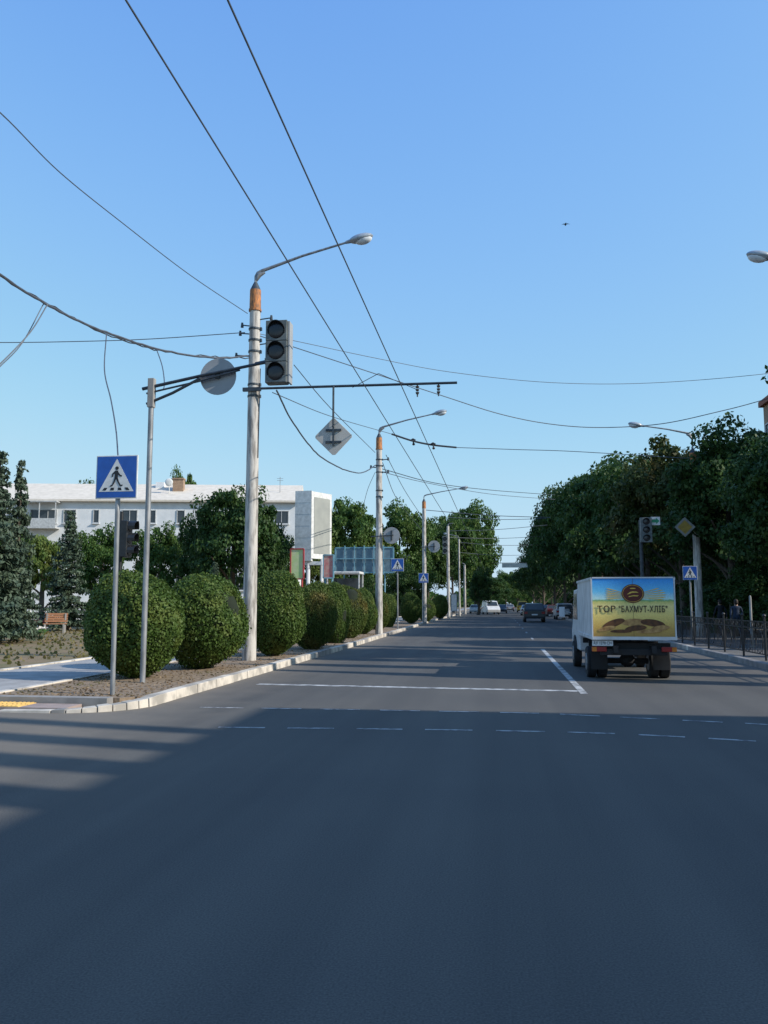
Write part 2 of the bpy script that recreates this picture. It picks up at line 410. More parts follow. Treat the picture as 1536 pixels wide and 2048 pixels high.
for i in range(9):
    for j in range(2):
        x=-7.35-i*.31; yy=11.96+j*.255
        mb.box((x,yy,.054),(.30,.245,.016))
        for a in range(4): mb.box((x-.105+a*.07,yy,.066),(.03,.22,.01))
struct(mb.build('tactile_paving',M['tactile']))
slab('pavement',rect(KR+.2,60,12,420),.12,M['pathr'])
def bandquad(p0,p1,w):
    p0=Vector((p0[0],p0[1]));p1=Vector((p1[0],p1[1])); d=(p1-p0).normalized(); n=Vector((-d.y,d.x))*w/2
    return [tuple(p0-n),tuple(p1-n),tuple(p1+n),tuple(p0+n)]
def px2(px,py): g=gr(px,py,.004); return (g.x,g.y)
sl0=px2(515,1368);sl1=px2(1155,1382)
sheet('stop_line',[bandquad(sl0,sl1,.22)],.004,M['marking'])
sheet('centre_line',[bandquad((1.47,15.35),(1.47,30),.13)],.004,M['marking'])
q=[]; y=38
while y<90: q.append(rect(1.41,1.51,y,y+2)); y+=8
sheet('centre_dashes',q,.004,M['markfaint'])
rowA=[(400,487),(523,603),(640,720),(760,840),(878,958),(1000,1078),(1120,1200),(1240,1320),(1365,1445),(1490,1560)]
rowB=[(437,530),(575,668),(713,805),(850,945),(992,1090),(1135,1230),(1277,1370),(1417,1512)]
def ipl(x,T):
    for (a,b_),(c,d) in zip(T,T[1:]):
        if x<=c: return b_+(d-b_)*(x-a)/(c-a)
    return T[-1][1]
TA=[(380,1414),(700,1419),(920,1423),(1100,1427),(1280,1436),(1560,1450)]; TB=[(420,1454),(700,1457),(940,1460),(1180,1465),(1320,1471),(1530,1483)]
q=[]
for row,T in ((rowA,TA),(rowB,TB)):
    for a,b_ in row: q.append(bandquad(px2(a,ipl(a,T)),px2(b_,ipl(b_,T)),.075))
sheet('crossing_marking',q,.004,M['markfaint'])
# ------------------------------------------------------------------ soil litter, grass, flowers, far wood (stuff)
rg=np.random.default_rng(5)
def stuff(name,label,cat,V,F,mats,mi=None):
    o=bpy.data.objects.new(name,quadmesh(name,V,F,mats,mi)); C.objects.link(o); tag(o,label,cat); o['kind']='stuff'; return o
n=3000; P=np.stack([rg.uniform(-8.1,-5.75,n),12.8+rg.uniform(0,1,n)**1.5*28,np.full(n,.125)],1)
v,f=cards(rg,P,np.tile([0,0,1.0],(n,1)),.04,1.5,.6)
stuff('fallen_leaves','dry fallen leaves scattered on the soil verge','leaves',v,f,[leafmat('dry_leaf',(.18,.12,.07),(.30,.22,.14),(.12,.12,.05))])
n=12000; P=np.stack([rg.uniform(-40,-11.3,n),13+rg.uniform(0,1,n)*60,np.full(n,.15)],1)
v,f=cards(rg,P,np.tile([0,-1.0,.2],(n,1)),.09,1.6,.9)
stuff('grass','patchy dry grass on the lawn beyond the path','grass',v,f,[leafmat('grass_blade',(.11,.12,.03),(.20,.17,.06),(.24,.16,.08))])
for lab,mk,x0,x1,yy,n in (('red flowers in the bed left of the bench','flowerr',-33,-29.5,50,900),('white flowers at the far left edge of the park','flowerw',-24.5,-22,36,260)):
    P=np.stack([rg.uniform(x0,x1,n),rg.uniform(yy,yy+2.5,n),rg.uniform(.3,.5,n)],1)
    v,f=cards(rg,P,np.tile([0,-.6,1.0],(n,1)),.12,1.1,.8)
    v2,f2=cards(rg,P-np.array([0,0,.14]),np.tile([0,-.6,1.0],(n,1)),.16,1.6,.8)
    stuff('flower_bed',lab,'flowers',np.concatenate([v,v2]),np.concatenate([f,f2+len(v)]),[M[mk],M['leaf']],[0]*n+[1]*n)
n=26000; th=rg.uniform(R(20),R(160),n); rr=rg.uniform(330,380,n); hh=8+3.5*np.sin(th*37)+2*np.sin(th*91+1)
P=np.stack([rr*np.cos(th),rr*np.sin(th),rg.uniform(0,1,n)**.8*hh],1)
v,f=cards(rg,P,np.tile([0,-1.0,.3],(n,1)),2.4,1.3,.8)
stuff('distant_wood','far wood closing the horizon behind the whole street','wood',v,f,[M['leaf']])
# ------------------------------------------------------------------ bushes
bm1=[bush_mesh('bush_a',M['bush'],21),bush_mesh('bush_b',M['bush'],22),bush_mesh('bush_c',M['bushr'],23)]
bl=[(267,1355,1145,1.12,0,'largest round bush, beside the blue crossing sign post'),
    (410,1336,1141,1.08,1,'round bush just left of the near concrete lamp pole'),
    (548,1312,1145,1.00,0,'round bush just right of the near concrete lamp pole'),
    (621,1298,1156,.82,2,'round bush, second to the right of the near lamp pole'),
    (662,1286,1161,.80,1,'round bush, third to the right of the near lamp pole'),
    (699,1276,1165,.80,2,'round bush, fourth to the right of the near lamp pole'),
    (730,1268,1172,.76,1,'round bush, fifth to the right of the near lamp pole'),
    (755,1259,1178,.76,2,'round bush directly at the foot of the second lamp pole'),
    (775,1254,1186,.70,1,'last bush of the row, left of the second crossing sign'),
    (822,1247,1186,.90,0,'dark round bush between the second crossing sign and third lamp pole'),
    (853,1243,1196,.8,1,'round bush at the foot of the third lamp pole'),
    (880,1237,1190,.95,0,'far dark bush right of the third lamp pole')]
for i,(px,py,pt,rx,v,lab) in enumerate(bl):
    g=gr(px,py,.12); rz=(ZZ(px,pt,g.y)-.12)/2
    t=thing('round_bush',lab,'bush',(g.x,g.y,.12),0,'clipped round bushes along the left kerb')
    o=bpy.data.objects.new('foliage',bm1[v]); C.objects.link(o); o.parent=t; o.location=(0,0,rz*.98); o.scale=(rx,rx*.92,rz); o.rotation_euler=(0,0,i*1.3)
    mb=MB()
    for a in range(4): mb.tube([(.04*math.cos(a*1.6),.04*math.sin(a*1.6),-.03),(.2*math.cos(a*1.6),.2*math.sin(a*1.6),.5)],[.03,.02],6)
    mb.build('stem',M['bark'],t)
# ------------------------------------------------------------------ lamp poles
def lamp_head(parent,x,z,dx,tilt=0.2,nm='lamp_head',s=1.0):
    Mx=Matrix.Rotation(-tilt*dx,3,'Y')
    mb=MB()
    mb.ell((x+dx*.32*s,0,z+.07*s),(.34*s,.17*s,.12*s),14,8,0,Mx)
    mb.tube([(x-dx*.1,0,z-.02),(x+dx*.12*s,0,z+.03)],[.045,.07],8)
    h=mb.build(nm,M['lampshell'],parent,True)
    mb=MB(); mb.ell((x+dx*.38*s,0,z+.035*s),(.25*s,.14*s,.14*s),14,8,0,Mx); mb.build('lamp_glass',M['lampglass'],h,True)
def lamp_pole(px,pyb,Y,pytop,label,arm_dx,arm_len,arm_rise,rust=True,post=.65,r0=.185,r1=.145,z0=.12,x=None,ztop=None,m='concrete',head=True,detail=True):
    X=x if x is not None else at(px,1207,Y).x
    zt=(ztop if ztop is not None else at(px,pytop,Y).z)-z0
    t=thing('lamp_pole',label,'lamp pole',(X,Y,z0),0,'concrete street lamp poles')
    mb=MB(); n=9; pp=[(0,0,-.1+(zt-.55+.1)*k/n) for k in range(n+1)]
    mb.tube(pp,[r0+(r1-r0)*k/n for k in range(n+1)],18); mb.build('pole_shaft',M[m],t,True)
    mb=MB(); mb.tube([(0,0,zt-.56),(0,0,zt-.02)],[r1+.012,r1+.006],18)
    if detail: mb.tube([(0,0,zt-.62),(0,0,zt-.56)],[r1+.03,r1+.03],18)
    mb.build('top_sleeve',M['rust'] if rust else M[m],t,True)
    mb=MB(); mb.tube([(0,0,zt-.02),(0,0,zt+.2)],[r1+.005,.05],14); mb.build('cone_cap',M['steel'],t,True)
    if detail:
        for k in range(5):
            mb=MB(); zc=zt-1.15-k*.32-(.6 if k>2 else 0); mb.tube([(0,0,zc),(0,0,zc+.05)],[r1+.025]*2,16); 
            mb.box((r1+.03,0,zc+.025),(.05,.08,.08)); mb.build('clamp_band',M['steel'],t)
    mb=MB(); b=arm_dx
    mb.tube([(0,0,zt+.18),(0,0,zt+post-.12),(b*.06,0,zt+post-.03),(b*.18,0,zt+post+.03),(b*arm_len*.5,0,zt+post+.03+arm_rise*.5),(b*arm_len,0,zt+post+arm_rise)],[.04,.04,.05,.05,.035,.03],8)
    if detail: mb.tube([(0,0,zt+post-.28),(b*.1,0,zt+post-.08),(b*.26,0,zt+post-.02)],[.03,.075,.03],8)
    mb.build('lamp_arm',M['galv'],t,True)
    if head: lamp_head(t,b*arm_len,zt+post+arm_rise,b,.2)
    return t,X,zt+z0
P1,X1,Z1=lamp_pole(500,1322,21.3,580,'tall near concrete lamp pole with rusty orange top, left kerb',1,2.62,.72,post=.5)
P2,X2,Z2=lamp_pole(758,1260,40.4,875,'second concrete lamp pole along the left kerb, behind the bushes',1,2.75,.62,post=.5)
P3,X3,Z3=lamp_pole(849,1243,66,1003,'third concrete lamp pole along the left kerb',1,2.9,.5,post=.5,detail=False)
P4,X4,Z4=lamp_pole(897,1232,90,1052,'fourth concrete lamp pole along the left kerb',1,.6,.1,post=.2,detail=False,head=False,rust=False)
P5,X5,Z5=lamp_pole(919,1228,105,1078,'fifth lamp pole on the left with its arm turned left',-1,1.3,.3,post=.3,r0=.13,r1=.1,detail=False,rust=False)
P6,_,_=lamp_pole(930,1226,125,1130,'short far pole on the left before the big tree',-1,.5,.1,post=.2,detail=False,rust=False,head=False)
Pr,_,_=lamp_pole(0,0,21.3,0,'right lamp pole whose head enters at the right edge',-1,2.75,.30,x=9.75,ztop=9.5,post=.5)
Pr2,XR2,ZR2=lamp_pole(1398,0,40,905,'right lamp pole rising through the trees by the railing',-1,2.25,.45,post=.9)
def zloc(py,Y,px=500): return at(px,py,Y).z-.12
mb=MB(); zc=zloc(775,21.3,700)
mb.tube([(-.25,-.17,zc+.02),(at(915,782,21.3).x-X1,-.17,zc-.02)],.035,8)
mb.box((0,-.17,zc),(.5,.08,.1)); mb.build('cantilever_arm',M['steel'],P1,True)
for px in (836,878):
    xx=at(px,790,21.3).x-X1; mb=MB()
    mb.tube([(xx,-.17,zc),(xx,-.17,zc-.1)],.02,6); 
    for k in range(3): mb.tube([(xx,-.17,zc-.08-k*.08),(xx,-.17,zc-.13-k*.08)],[.05,.035],8)
    mb.tube([(xx,-.17,zc-.3),(xx,-.17,zc-.36)],.018,6)
    mb.build('insulator',M['porc'],P1)
mb=MB(); a=at(705,775,21.2)-Vector((X1,21.3,.12)); b=at(757,747,21.2)-Vector((X1,21.3,.12)); c=at(836,780,21.2)-Vector((X1,21.3,.12))
mb.tube([a,b],.010,5).tube([b,c],.010,5).build('stay_wire',M['wirel'],P1)
for (py,dx,ln) in ((640,1,.3),(652,-1,.2),(668,-1,.25),(690,1,.3),(712,-1,.35)):
    mb=MB(); z=zloc(py,21.3); mb.tube([(dx*.14,0,z),(dx*(.14+ln),0,z+.03)],.018,6); mb.tube([(dx*(.16+ln),0,z-.03),(dx*(.16+ln),0,z+.1)],[.045,.03],8); mb.build('wire_bracket',M['steel'],P1)
for (py,dx,ln) in ((920,1,.3),(945,1,.3),(935,-1,.25)):
    mb=MB(); z=zloc(py,40.4,758); mb.tube([(dx*.14,0,z),(dx*(.14+ln),0,z+.03)],.025,6); mb.tube([(dx*(.16+ln),0,z-.03),(dx*(.16+ln),0,z+.12)],[.06,.04],8); mb.build('wire_bracket',M['steel'],P2)
mb=MB(); mb.tube([(.19-.004*k,-.05,zc+.6-.35*k) for k in range(8)],.014,5); mb.build('strapped_cable',M['wire'],P1)
# ------------------------------------------------------------------ sign backs
def sign_back(kind,px,py,Y,r,label,bracket,m='signback',cat='road sign'):
    p=at(px,py,Y); t=thing('road_sign',label,cat,(p.x,Y,p.z-r))
    mb=MB()
    if kind=='round': mb.prism(disc(0,r,r,32),'y',0,.02)
    else: mb.prism([(0,.02),(.05,0),(r,r-.03),(r,r+.03),(.03,2*r),(-.03,2*r),(-r,r+.03),(-r,r-.03),(-.03,0)][1:],'y',0,.02)
    mb.build('sign_plate',M[m],t,bevel=.006)
    bracket(t,r); return t
def br_diamond(t,r):
    mb=MB()
    for dz in (-.15,.17): mb.box((0,-.02,r+dz),(.42,.03,.055))
    mb.box((0,-.035,r),(.045,.03,.50)); mb.build('bracket',M['steel'],t)
    mb=MB(); mb.tube([(0,-.05,r+.25),(0,-.05,zc+.12-(t.location.z))],.028,8); mb.build('hanger_rod',M['steel'],t)
sign_back('diamond',667,873,21.13+.0,.49,'grey back of a diamond sign hanging under the cantilever arm',br_diamond,'signbackl')
# ------------------------------------------------------------------ signal mast
g=gr(285,1365,.12); YS=g.y; XS=g.x
t=thing('signal_mast','slim steel mast with an arm reaching over the road','signal mast',(XS,YS,.12))
zt=ZZ(288,760,YS)-.12
mb=MB(); mb.tube([(0,0,-.1),(0,0,zt)],.052,12); mb.build('mast_post',M['galv'],t,True)
mb=MB(); mb.box((0,0,zt-.27),(.125,.125,.58)); mb.build('mast_bracket',M['concrete2'],t,bevel=.01)
def L(px,py,Y,dy=0): 
    p=at(px,py,Y); return (p.x-XS,p.y-YS+dy,p.z-.12)
mb=MB(); mb.tube([L(285,778,YS),L(400,752,YS),L(535,724,YS)],[.035,.032,.03],8)
mb.tube([L(293,808,YS),L(345,786,YS),L(400,757,YS)],.03,8)
mb.tube([L(293,787,YS),L(400,762,YS),L(480,740,YS)],.02,8)
mb.build('mast_arm',M['steel'],t,True)
def br_round(tt,r):
    mb=MB(); mb.box((0,-.03,r+.02),(.09,.05,.14)); mb.build('bracket',M['steel'],tt)
sign_back('round',436,753,YS+.06,40/FP*YS,'grey back of a round sign on the signal mast arm',br_round)
def traffic_light(name,px,pyt,pyb,Y,w,label,cat='traffic light',rz=0,extra=None,hm='housing'):
    p=at(px,(pyt+pyb)/2,Y); h=(pyb-pyt)/FP*Y
    t=thing(name,label,cat,(p.x,Y,p.z-h/2),rz,'traffic lights')
    s=h/3
    mb=MB()
    for k in range(3): mb.box((0,.0,s*(k+.5)),(w,w*.55,s*.985))
    mb.box((0,.03,h/2),(w*.9,w*.45,h))
    mb.build('housing',M[hm],t,bevel=.012)
    for k in range(3):
        zz=s*(k+.5); r=min(w,s)*.40
        mb=MB(); mb.ell((0,-w*.275-.0,zz),(r,.03,r),20,10); mb.build('lens',M['lens'],t,True)
        mb=MB(); m_=18
        for i in range(m_+1):
            a=R(-20+220*i/m_); q=-w*.275-.11*max(.25,math.sin(max(0,min(math.pi,a+.2))))
            for (rr,yy) in ((r*1.02,-w*.275),(r*1.08,-w*.275),(r*1.06,q),(r*1.01,q)):
                mb.v.append((rr*math.cos(a),yy,zz+rr*math.sin(a)))
        for i in range(m_):
            for j in range(4):
                j2=(j+1)%4; mb.f.append([i*4+j,i*4+j2,(i+1)*4+j2,(i+1)*4+j]); mb.m.append(0)
        mb.build('visor',M['blacksteel'],t)
    if extra: extra(t,h,w)
    return t
def tl_extra(t,h,w):
    mb=MB(); mb.box((w/2+.025,.06,h/2),(.035,.25,h*.97)); mb.build('side_plate',M['signback'],t)
    mb=MB(); mb.tube([(-w/2-.25,.08,h*.36),(-w/2+.05,.08,h*.40)],.03,8); mb.box((-w/2-.02,.08,h*.38),(.06,.12,.12)); mb.build('bracket',M['steel'],t)
traffic_light('traffic_light',555,638,773,YS-.02,46/FP*YS,'large unlit traffic light at the end of the mast arm',extra=tl_extra)
pY=17.6; p=at(256,1078,pY)
t=thing('pedestrian_signal','small black signal seen from the side behind the crossing sign','traffic light',(p.x-.12,pY,.12))
mb=MB(); mb.tube([(-.05,0,-.1),(-.05,0,p.z+.5)],.045,10); mb.build('post',M['blacksteel'],t,True)
mb=MB(); zc2=p.z-.12
mb.box((.08,0,zc2),(.16,.3,.82)); mb.build('housing',M['blacksteel'],t,bevel=.02)
for k in (-1,0,1):
    mb=MB()
    for i in range(9):
        a=R(-20+220*i/8)
        for (rr,xx) in ((.13,.16),(.14,.16),(.135,.36-.04*abs(math.cos(a))),(.125,.36-.04*abs(math.cos(a)))):
            mb.v.append((xx,rr*math.cos(a),zc2+k*.27+rr*math.sin(a)))
    for i in range(8):
        for j in range(4):
            j2=(j+1)%4; mb.f.append([i*4+j,i*4+j2,(i+1)*4+j2,(i+1)*4+j]); mb.m.append(0)
    mb.build('visor',M['blacksteel'],t)
    mb=MB(); mb.ell((.165,0,zc2+k*.27),(.015,.11,.11),14,8); mb.build('lens',M['lens'],t,True)
# ------------------------------------------------------------------ crossing signs
def crossing_sign(px,py,Y,s,base,label,rz=0,lean=0.0,flip=1,z0=.12):
    p=at(px,py,Y); 
    t=thing('crossing_sign',label,'crossing sign',(p.x,Y,z0),rz,'blue pedestrian crossing signs')
    zc=p.z-z0
    mb=MB(); mb.tube([(-lean,.05,-.1),(0,.05,zc+s*.3)],.04 if s<1 else .05,12); mb.build('post',M['galv'],t,True)
    pl=MB(); pl.box((0,0,zc),(s,.03,s)); pl=pl.build('sign_plate',M['white'],t,bevel=.004)
    mb=MB(); h=s/2*.95; mb.prism([(-h,zc-h),(h,zc-h),(h,zc+h),(-h,zc+h)],'y',-.0165,-.019); mb.build('blue_field',M['blue'],pl)
    mb=MB(); mb.prism([(0,zc+.42*s),(-.42*s,zc-.34*s),(.42*s,zc-.34*s)],'y',-.0195,-.022); mb.build('white_triangle',M['white'],pl)
    f=flip; Q=lambda L_:[(f*x*s,zc+z*s) for x,z in L_]
    mb=MB(); y0,y1=-.0225,-.025
    mb.prism([(f*.01*s+a,b_) for a,b_ in disc(0,zc+.20*s,.042*s,14)],'y',y0,y1)
    for poly in ([(-.035,.145),(.04,.145),(.035,-.02),(-.045,-.02)],[(.03,.135),(.09,.05),(.14,.03),(.13,.0),(.075,.015),(.015,.08)],
                 [(-.03,.14),(-.10,.08),(-.11,.0),(-.08,.0),(-.07,.06),(-.02,.09)],
                 [(-.02,-.02),(.035,-.02),(.065,-.11),(.115,-.19),(.155,-.18),(.16,-.21),(.095,-.225),(.03,-.12)],
                 [(-.045,-.02),(.0,-.02),(-.035,-.13),(-.09,-.215),(-.145,-.225),(-.14,-.195),(-.105,-.19),(-.07,-.12)]):
        mb.prism(Q(poly),'y',y0-.0002*len(poly),y1-.0003*len(poly))
    for poly in ([(-.33,-.31),(-.24,-.31),(-.21,-.25),(-.28,-.25)],[(-.14,-.31),(-.05,-.31),(-.05,-.25),(-.12,-.25)],[(.05,-.31),(.14,-.31),(.12,-.25),(.05,-.25)],[(.24,-.31),(.33,-.31),(.28,-.25),(.21,-.25)]):
        mb.prism(Q(poly),'y',y0,y1)
    mb.build('walking_figure',M['black'],pl)
    return t
g=gr(222,1390,.12)
crossing_sign(234,954,g.y,93/FP*g.y,0,'large near blue crossing sign on a leaning galvanised post',lean=at(234,953,g.y).x-g.x)
crossing_sign(795,1130,47,.72,0,'blue crossing sign beside the last bushes of the row')
crossing_sign(847,1156,62,.72,0,'blue crossing sign in front of the third lamp pole')
crossing_sign(1380,1146,36,.58,0,'blue crossing sign on the right beside the railing',flip=-1)
def br_side(d):
    def f(t,r):
        mb=MB(); mb.tube([(d*(r+.6),-.04,r-.05),(-.1*d,-.04,r+.02)],.025,6); mb.box((0,-.03,r),(.08,.04,r*1.2)); mb.build('bracket',M['steel'],t)
    return f
sign_back('round',783,1071,40.2,.41,'grey back of a round sign beside the second lamp pole',br_side(-1))
sign_back('round',868,1093,65.8,.48,'far grey back of a round sign beside the third lamp pole',br_side(-1))
traffic_light('traffic_light',890,1072,1108,80,.46,'small far traffic light beside the fourth lamp pole')
p=at(1287,1200,33); t=thing('signal_post','dark signal post standing behind the bread truck','signal mast',(p.x,33,.12))
mb=MB(); mb.tube([(0,.1,-.1),(0,.1,ZZ(1287,1040,33)-.12)],.07,12); mb.build('post',M['steel'],t,True)
mb=MB(); mb.tube([(0,.1,-.02),(0,.1,.05)],.14,12); mb.build('base_plate',M['steel'],t,True)
traffic_light('traffic_light',1292,1036,1084,32.8,.42,'traffic light on the right above the truck, with green plate')
p=at(1311,1042,32.85); t=thing('arrow_plate','small white and green arrow plate beside the right traffic light','road sign',(p.x,32.85,p.z-.16))
mb=MB(); mb.box((0,0,.16),(.34,.02,.32)); pl=mb.build('sign_plate',M['white'],t)
mb=MB(); mb.prism([(-.14,.10),(.02,.10),(.02,.04),(.15,.16),(.02,.28),(.02,.22),(-.14,.22)],'y',-.011,-.014); mb.build('arrow',M['green'],pl)
mb=MB(); mb.tube([(-.3,.03,.16),(-.1,.03,.16)],.02,6); mb.build('bracket',M['steel'],t)
p=at(1370,1054,38.5); s=.45
t=thing('priority_sign','yellow diamond priority sign in front of the right trees','road sign',(p.x,38.5,p.z-s))
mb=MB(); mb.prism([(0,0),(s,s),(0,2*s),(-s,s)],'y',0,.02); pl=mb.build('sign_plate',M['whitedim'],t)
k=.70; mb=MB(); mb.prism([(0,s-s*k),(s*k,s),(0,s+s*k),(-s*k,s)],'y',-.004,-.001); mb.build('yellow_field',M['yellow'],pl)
mb=MB(); mb.tube([(.1,.04,s-.1),(XR2-p.x,1.5,s-.3)],.025,6); mb.build('bracket',M['steel'],t)
# ------------------------------------------------------------------ wires
def crv(pts,sub=8,wob=0,seed=0):
    P=[Vector(p) for p in pts]; out=[]; rg_=random.Random(seed)
    Q=[P[0]*2-P[1]]+P+[P[-1]*2-P[-2]]
    for i in range(1,len(Q)-2):
        for k in range(sub):
            t=k/sub; a,b,c,d=Q[i-1],Q[i],Q[i+1],Q[i+2]
            q=.5*((2*b)+(-a+c)*t+(2*a-5*b+4*c-d)*t*t+(-a+3*b-3*c+d)*t**3)
            if wob: q+=Vector((0,rg_.uniform(-wob,wob),rg_.uniform(-wob,wob)))
            out.append(q)
    out.append(P[-1]); return out
def wire(label,pix,r,m='wirel',wob=0,sub=8,cat='overhead wire',name='overhead_wire',world=None,r2=None):
    pts=world if world else [at(*p) for p in pix]
    pts=crv(pts,sub,wob,len(label)) if len(pts)>2 or wob else pts
    mb=MB(); n=len(pts); rr=[r+((r2 or r)-r)*i/(n-1) for i in range(n)]
    mb.tube(pts,rr,6); return tag(mb.build(name,M[m],smooth=True),label,cat,'overhead wires')
def trol(X,z,Y0,Y1):
    pts=[];Y=Y0
    while Y<Y1:
        pts.append((X,Y,z)); Y+=5
    return pts
wire('right of the two long contact wires running along the street',None,.009,'wirel',world=trol(-2.32,6.95,-8,150),r2=.028,sub=2)
wire('left of the two long contact wires running along the street',None,.009,'wirel',world=trol(-3.22,6.95,-8,150),r2=.028,sub=2)
wire('thin wire from the upper left edge to the near lamp pole',[(-200,60,7),(0,225,10),(120,345,12.5),(250,450,15.2),(380,550,18),(495,627,21.2)],.010)
wire('thick drooping cable from the left edge to the near lamp pole',[(-150,440,11.5),(0,550,13.8),(100,612,15.2),(200,660,16.6),(320,699,18.5),(430,716,20),(497,712,21.2)],.026,'wirel',wob=.010,sub=10)
wire('second strand twisted around the thick drooping cable',[(-150,443,11.5),(0,552,13.8),(100,609,15.2),(200,663,16.6),(320,702,18.5),(430,713,20),(497,716,21.2)],.014,'wire',wob=.022,sub=10)
wire('nearly level wire from the left edge to the near lamp pole',[(-200,683,20),(0,685,20.4),(150,683,20.7),(300,678,21),(490,665,21.2)],.012)
wire('short wire falling from the thick cable to the left edge',[(95,609,15.1),(60,665,14.6),(0,728,14),(-40,760,13.6)],.012)
wire('second short wire falling to the left edge',[(88,606,15.1),(45,685,14.6),(0,733,14),(-40,770,13.6)],.010)
wire('cable hanging down from the thick cable to the crossing sign',[(213,667,16.6),(209,740,15.8),(222,800,15),(232,860,14),(236,912,g.y+.05)],.013,'wirel')
wire('short cable hanging to the signal mast arm',[(313,698,18.4),(325,735,17.5),(328,775,16.0),(312,782,YS)],.012)
wire('long dipping wire from the near pole to the right edge, upper',[(520,668,21.3),(600,684,22),(750,716,23.5),(900,744,25),(1100,765,26.5),(1300,766,28),(1536,747,29),(1750,715,30)],.009)
wire('long dipping wire from the near pole to the right edge, lower',[(520,672,21.3),(700,731,22.5),(880,790,24),(1000,828,25),(1100,848,26),(1200,855,26.6),(1320,848,27),(1430,825,27.3),(1536,797,27.5),(1750,730,28)],.013,'wirel')
wire('sagging cable between the near and second lamp poles',[(553,780,21.3),(580,835,24),(612,882,27),(645,916,30),(690,940,34),(725,945,37.5),(752,930,40.3)],.026,'wirel',wob=.012)
wire('straight span wire from the near pole to the road centre',[(545,785,21.4),(660,832,30),(783,868,39)],.013)
wire('dark insulated span section above the road',[(783,868,39),(826,882,39.2),(866,890,39.4),(913,895,39.6)],.045,'wire')
wire('span wire from the insulated section to the right trees',[(913,895,39.6),(1030,899,39.8),(1150,903,40),(1395,918,40)],.016)
wire('upper wire from the second pole across to the right trees',[(765,938,40.4),(870,966,46),(980,980,54),(1110,990,62)],.020,'steel')
wire('lower wire from the second pole across to the right trees',[(765,944,40.4),(850,965,48),(980,988,56),(1110,999,64)],.017)
wire('thin wire dropping from the near pole behind the diamond sign',[(588,730,21.5),(660,815,26),(750,905,38)],.013)
wire('thin wire from the second pole toward the third pole, upper',[(772,910,40.4),(812,985,52),(850,1042,66)],.018)
wire('thin wire from the second pole toward the third pole, lower',[(765,925,40.4),(795,1000,52),(845,1062,66)],.018)
wire('thin slack wire left of the second pole',[(750,945,40.4),(735,980,42),(725,1020,44)],.012)
for i,(a,b,lab) in enumerate([((850,1020,66),(1100,1035,68),'first thin span wire across the far road'),((897,1035,80),(1100,1037,82),'second thin span wire across the far road'),
    ((897,1062,90),(1095,1050,92),'third thin span wire across the far road'),((897,1075,90),(1085,1073,100),'fourth thin span wire across the far road'),
    ((919,1085,105),(1075,1090,110),'fifth thin span wire across the far road'),((919,1105,110),(1065,1110,120),'sixth thin span wire across the far road')]):
    m_=((a[0]+b[0])/2,(a[1]+b[1])/2+3,(a[2]+b[2])/2); wire(lab,[a,m_,b],.026)
for i,(px,py) in enumerate([(826,882),(866,890)]):
    p=at(px,py,39.3); t=thing('insulator',['left','right'][i]+' insulator clamp on the dark span section','insulator',tuple(p))
    mb=MB()
    mb.tube([(-.12,0,.03),(0,0,.1),(.12,0,.03)],.04,8); mb.tube([(0,0,.06),(.03,0,-.14)],.035,8); mb.build('clamp',M['wire'],t)
    mb=MB(); mb.ell((.03,0,-.16),(.07,.07,.06)); mb.build('bell',M['porc'],t,True)
p=at(1004,1131,150); q=at(1066,1131,150)
t=thing('street_banner','small far banner hanging across the street between trees','banner',((p.x+q.x)/2,150,p.z-.5))
mb=MB(); mb.box((0,0,.5),((q.x-p.x),.05,.75)); mb.build('banner_cloth',M['tealback'],t)
mb=MB(); mb.tube([(-7,0,.95),(7,0,.95)],.05,6); mb.build('banner_wire',M['wire'],t)
p=at(1131,449,45); t=thing('bird','small dark bird gliding in the clear sky','bird',tuple(p))
mb=MB(); mb.ell((0,0,0),(.05,.13,.045),10,8); mb.ell((0,.13,.015),(.03,.04,.03),8,6)
for d in (-1,1):
    b=len(mb.v); mb.v+= [(d*.03,.06,.02),(d*.03,-.07,.02),(d*.12,-.05,.03),(d*.24,-.06,-.03),(d*.13,.05,.035)]; mb.f.append([b,b+1,b+2,b+3,b+4]); mb.m.append(0)
b=len(mb.v); mb.v+=[(-.015,-.1,0),(.015,-.1,0),(.05,-.2,0),(-.05,-.2,0)]; mb.f.append([b,b+1,b+2,b+3]); mb.m.append(0)
mb.build('body',M['black'],t)
# ------------------------------------------------------------------ trees
TG='trees along the right pavement'
right=[(10.25,24,11.6,3.0,'n','near right tree whose twigs reach in at the right edge',5.6),
 (11.3,32,8.6,3.2,'n','brownish green tree at the right edge of the photo',1.4),
 (10.8,40.5,10.0,3.8,'n','broad tree behind the right concrete pole',1.4),
 (10.6,50,11.4,4.1,'w','warm tinted tree behind the yellow priority sign',1.4),
 (10.3,60,12.4,4.4,'a','dark tree behind the right traffic light',1.4),
 (10.0,70,13.8,4.8,'b','tall tree above the bread truck',1.4),
 (9.6,82,15.0,4.9,'n','tall tree left of the right lamp head',1.4),
 (9.2,96,16.4,5.0,'a','leftmost tall tree of the right row',1.4),
 (8.9,114,16.0,4.8,'b','far right row tree behind the silver car',1.4),
 (8.6,135,14.5,4.6,'a','far right row tree near the street banner',1.4),
 (8.3,160,13.5,4.4,'b','small far tree at the left end of the right row',1.4),
 (8.0,195,11.5,4.6,'a','tiny far tree right of the vanishing road',1.4)]
right[1]=(11.3,32,8.6,3.2,'n','near low leafy tree at the right edge of the photo',1.4)
for i,(x,y,H,r,k,lab,th_) in enumerate(right): tree(x,y,H,r,k,lab,.12,TG,seed=i,trunk_h=th_)
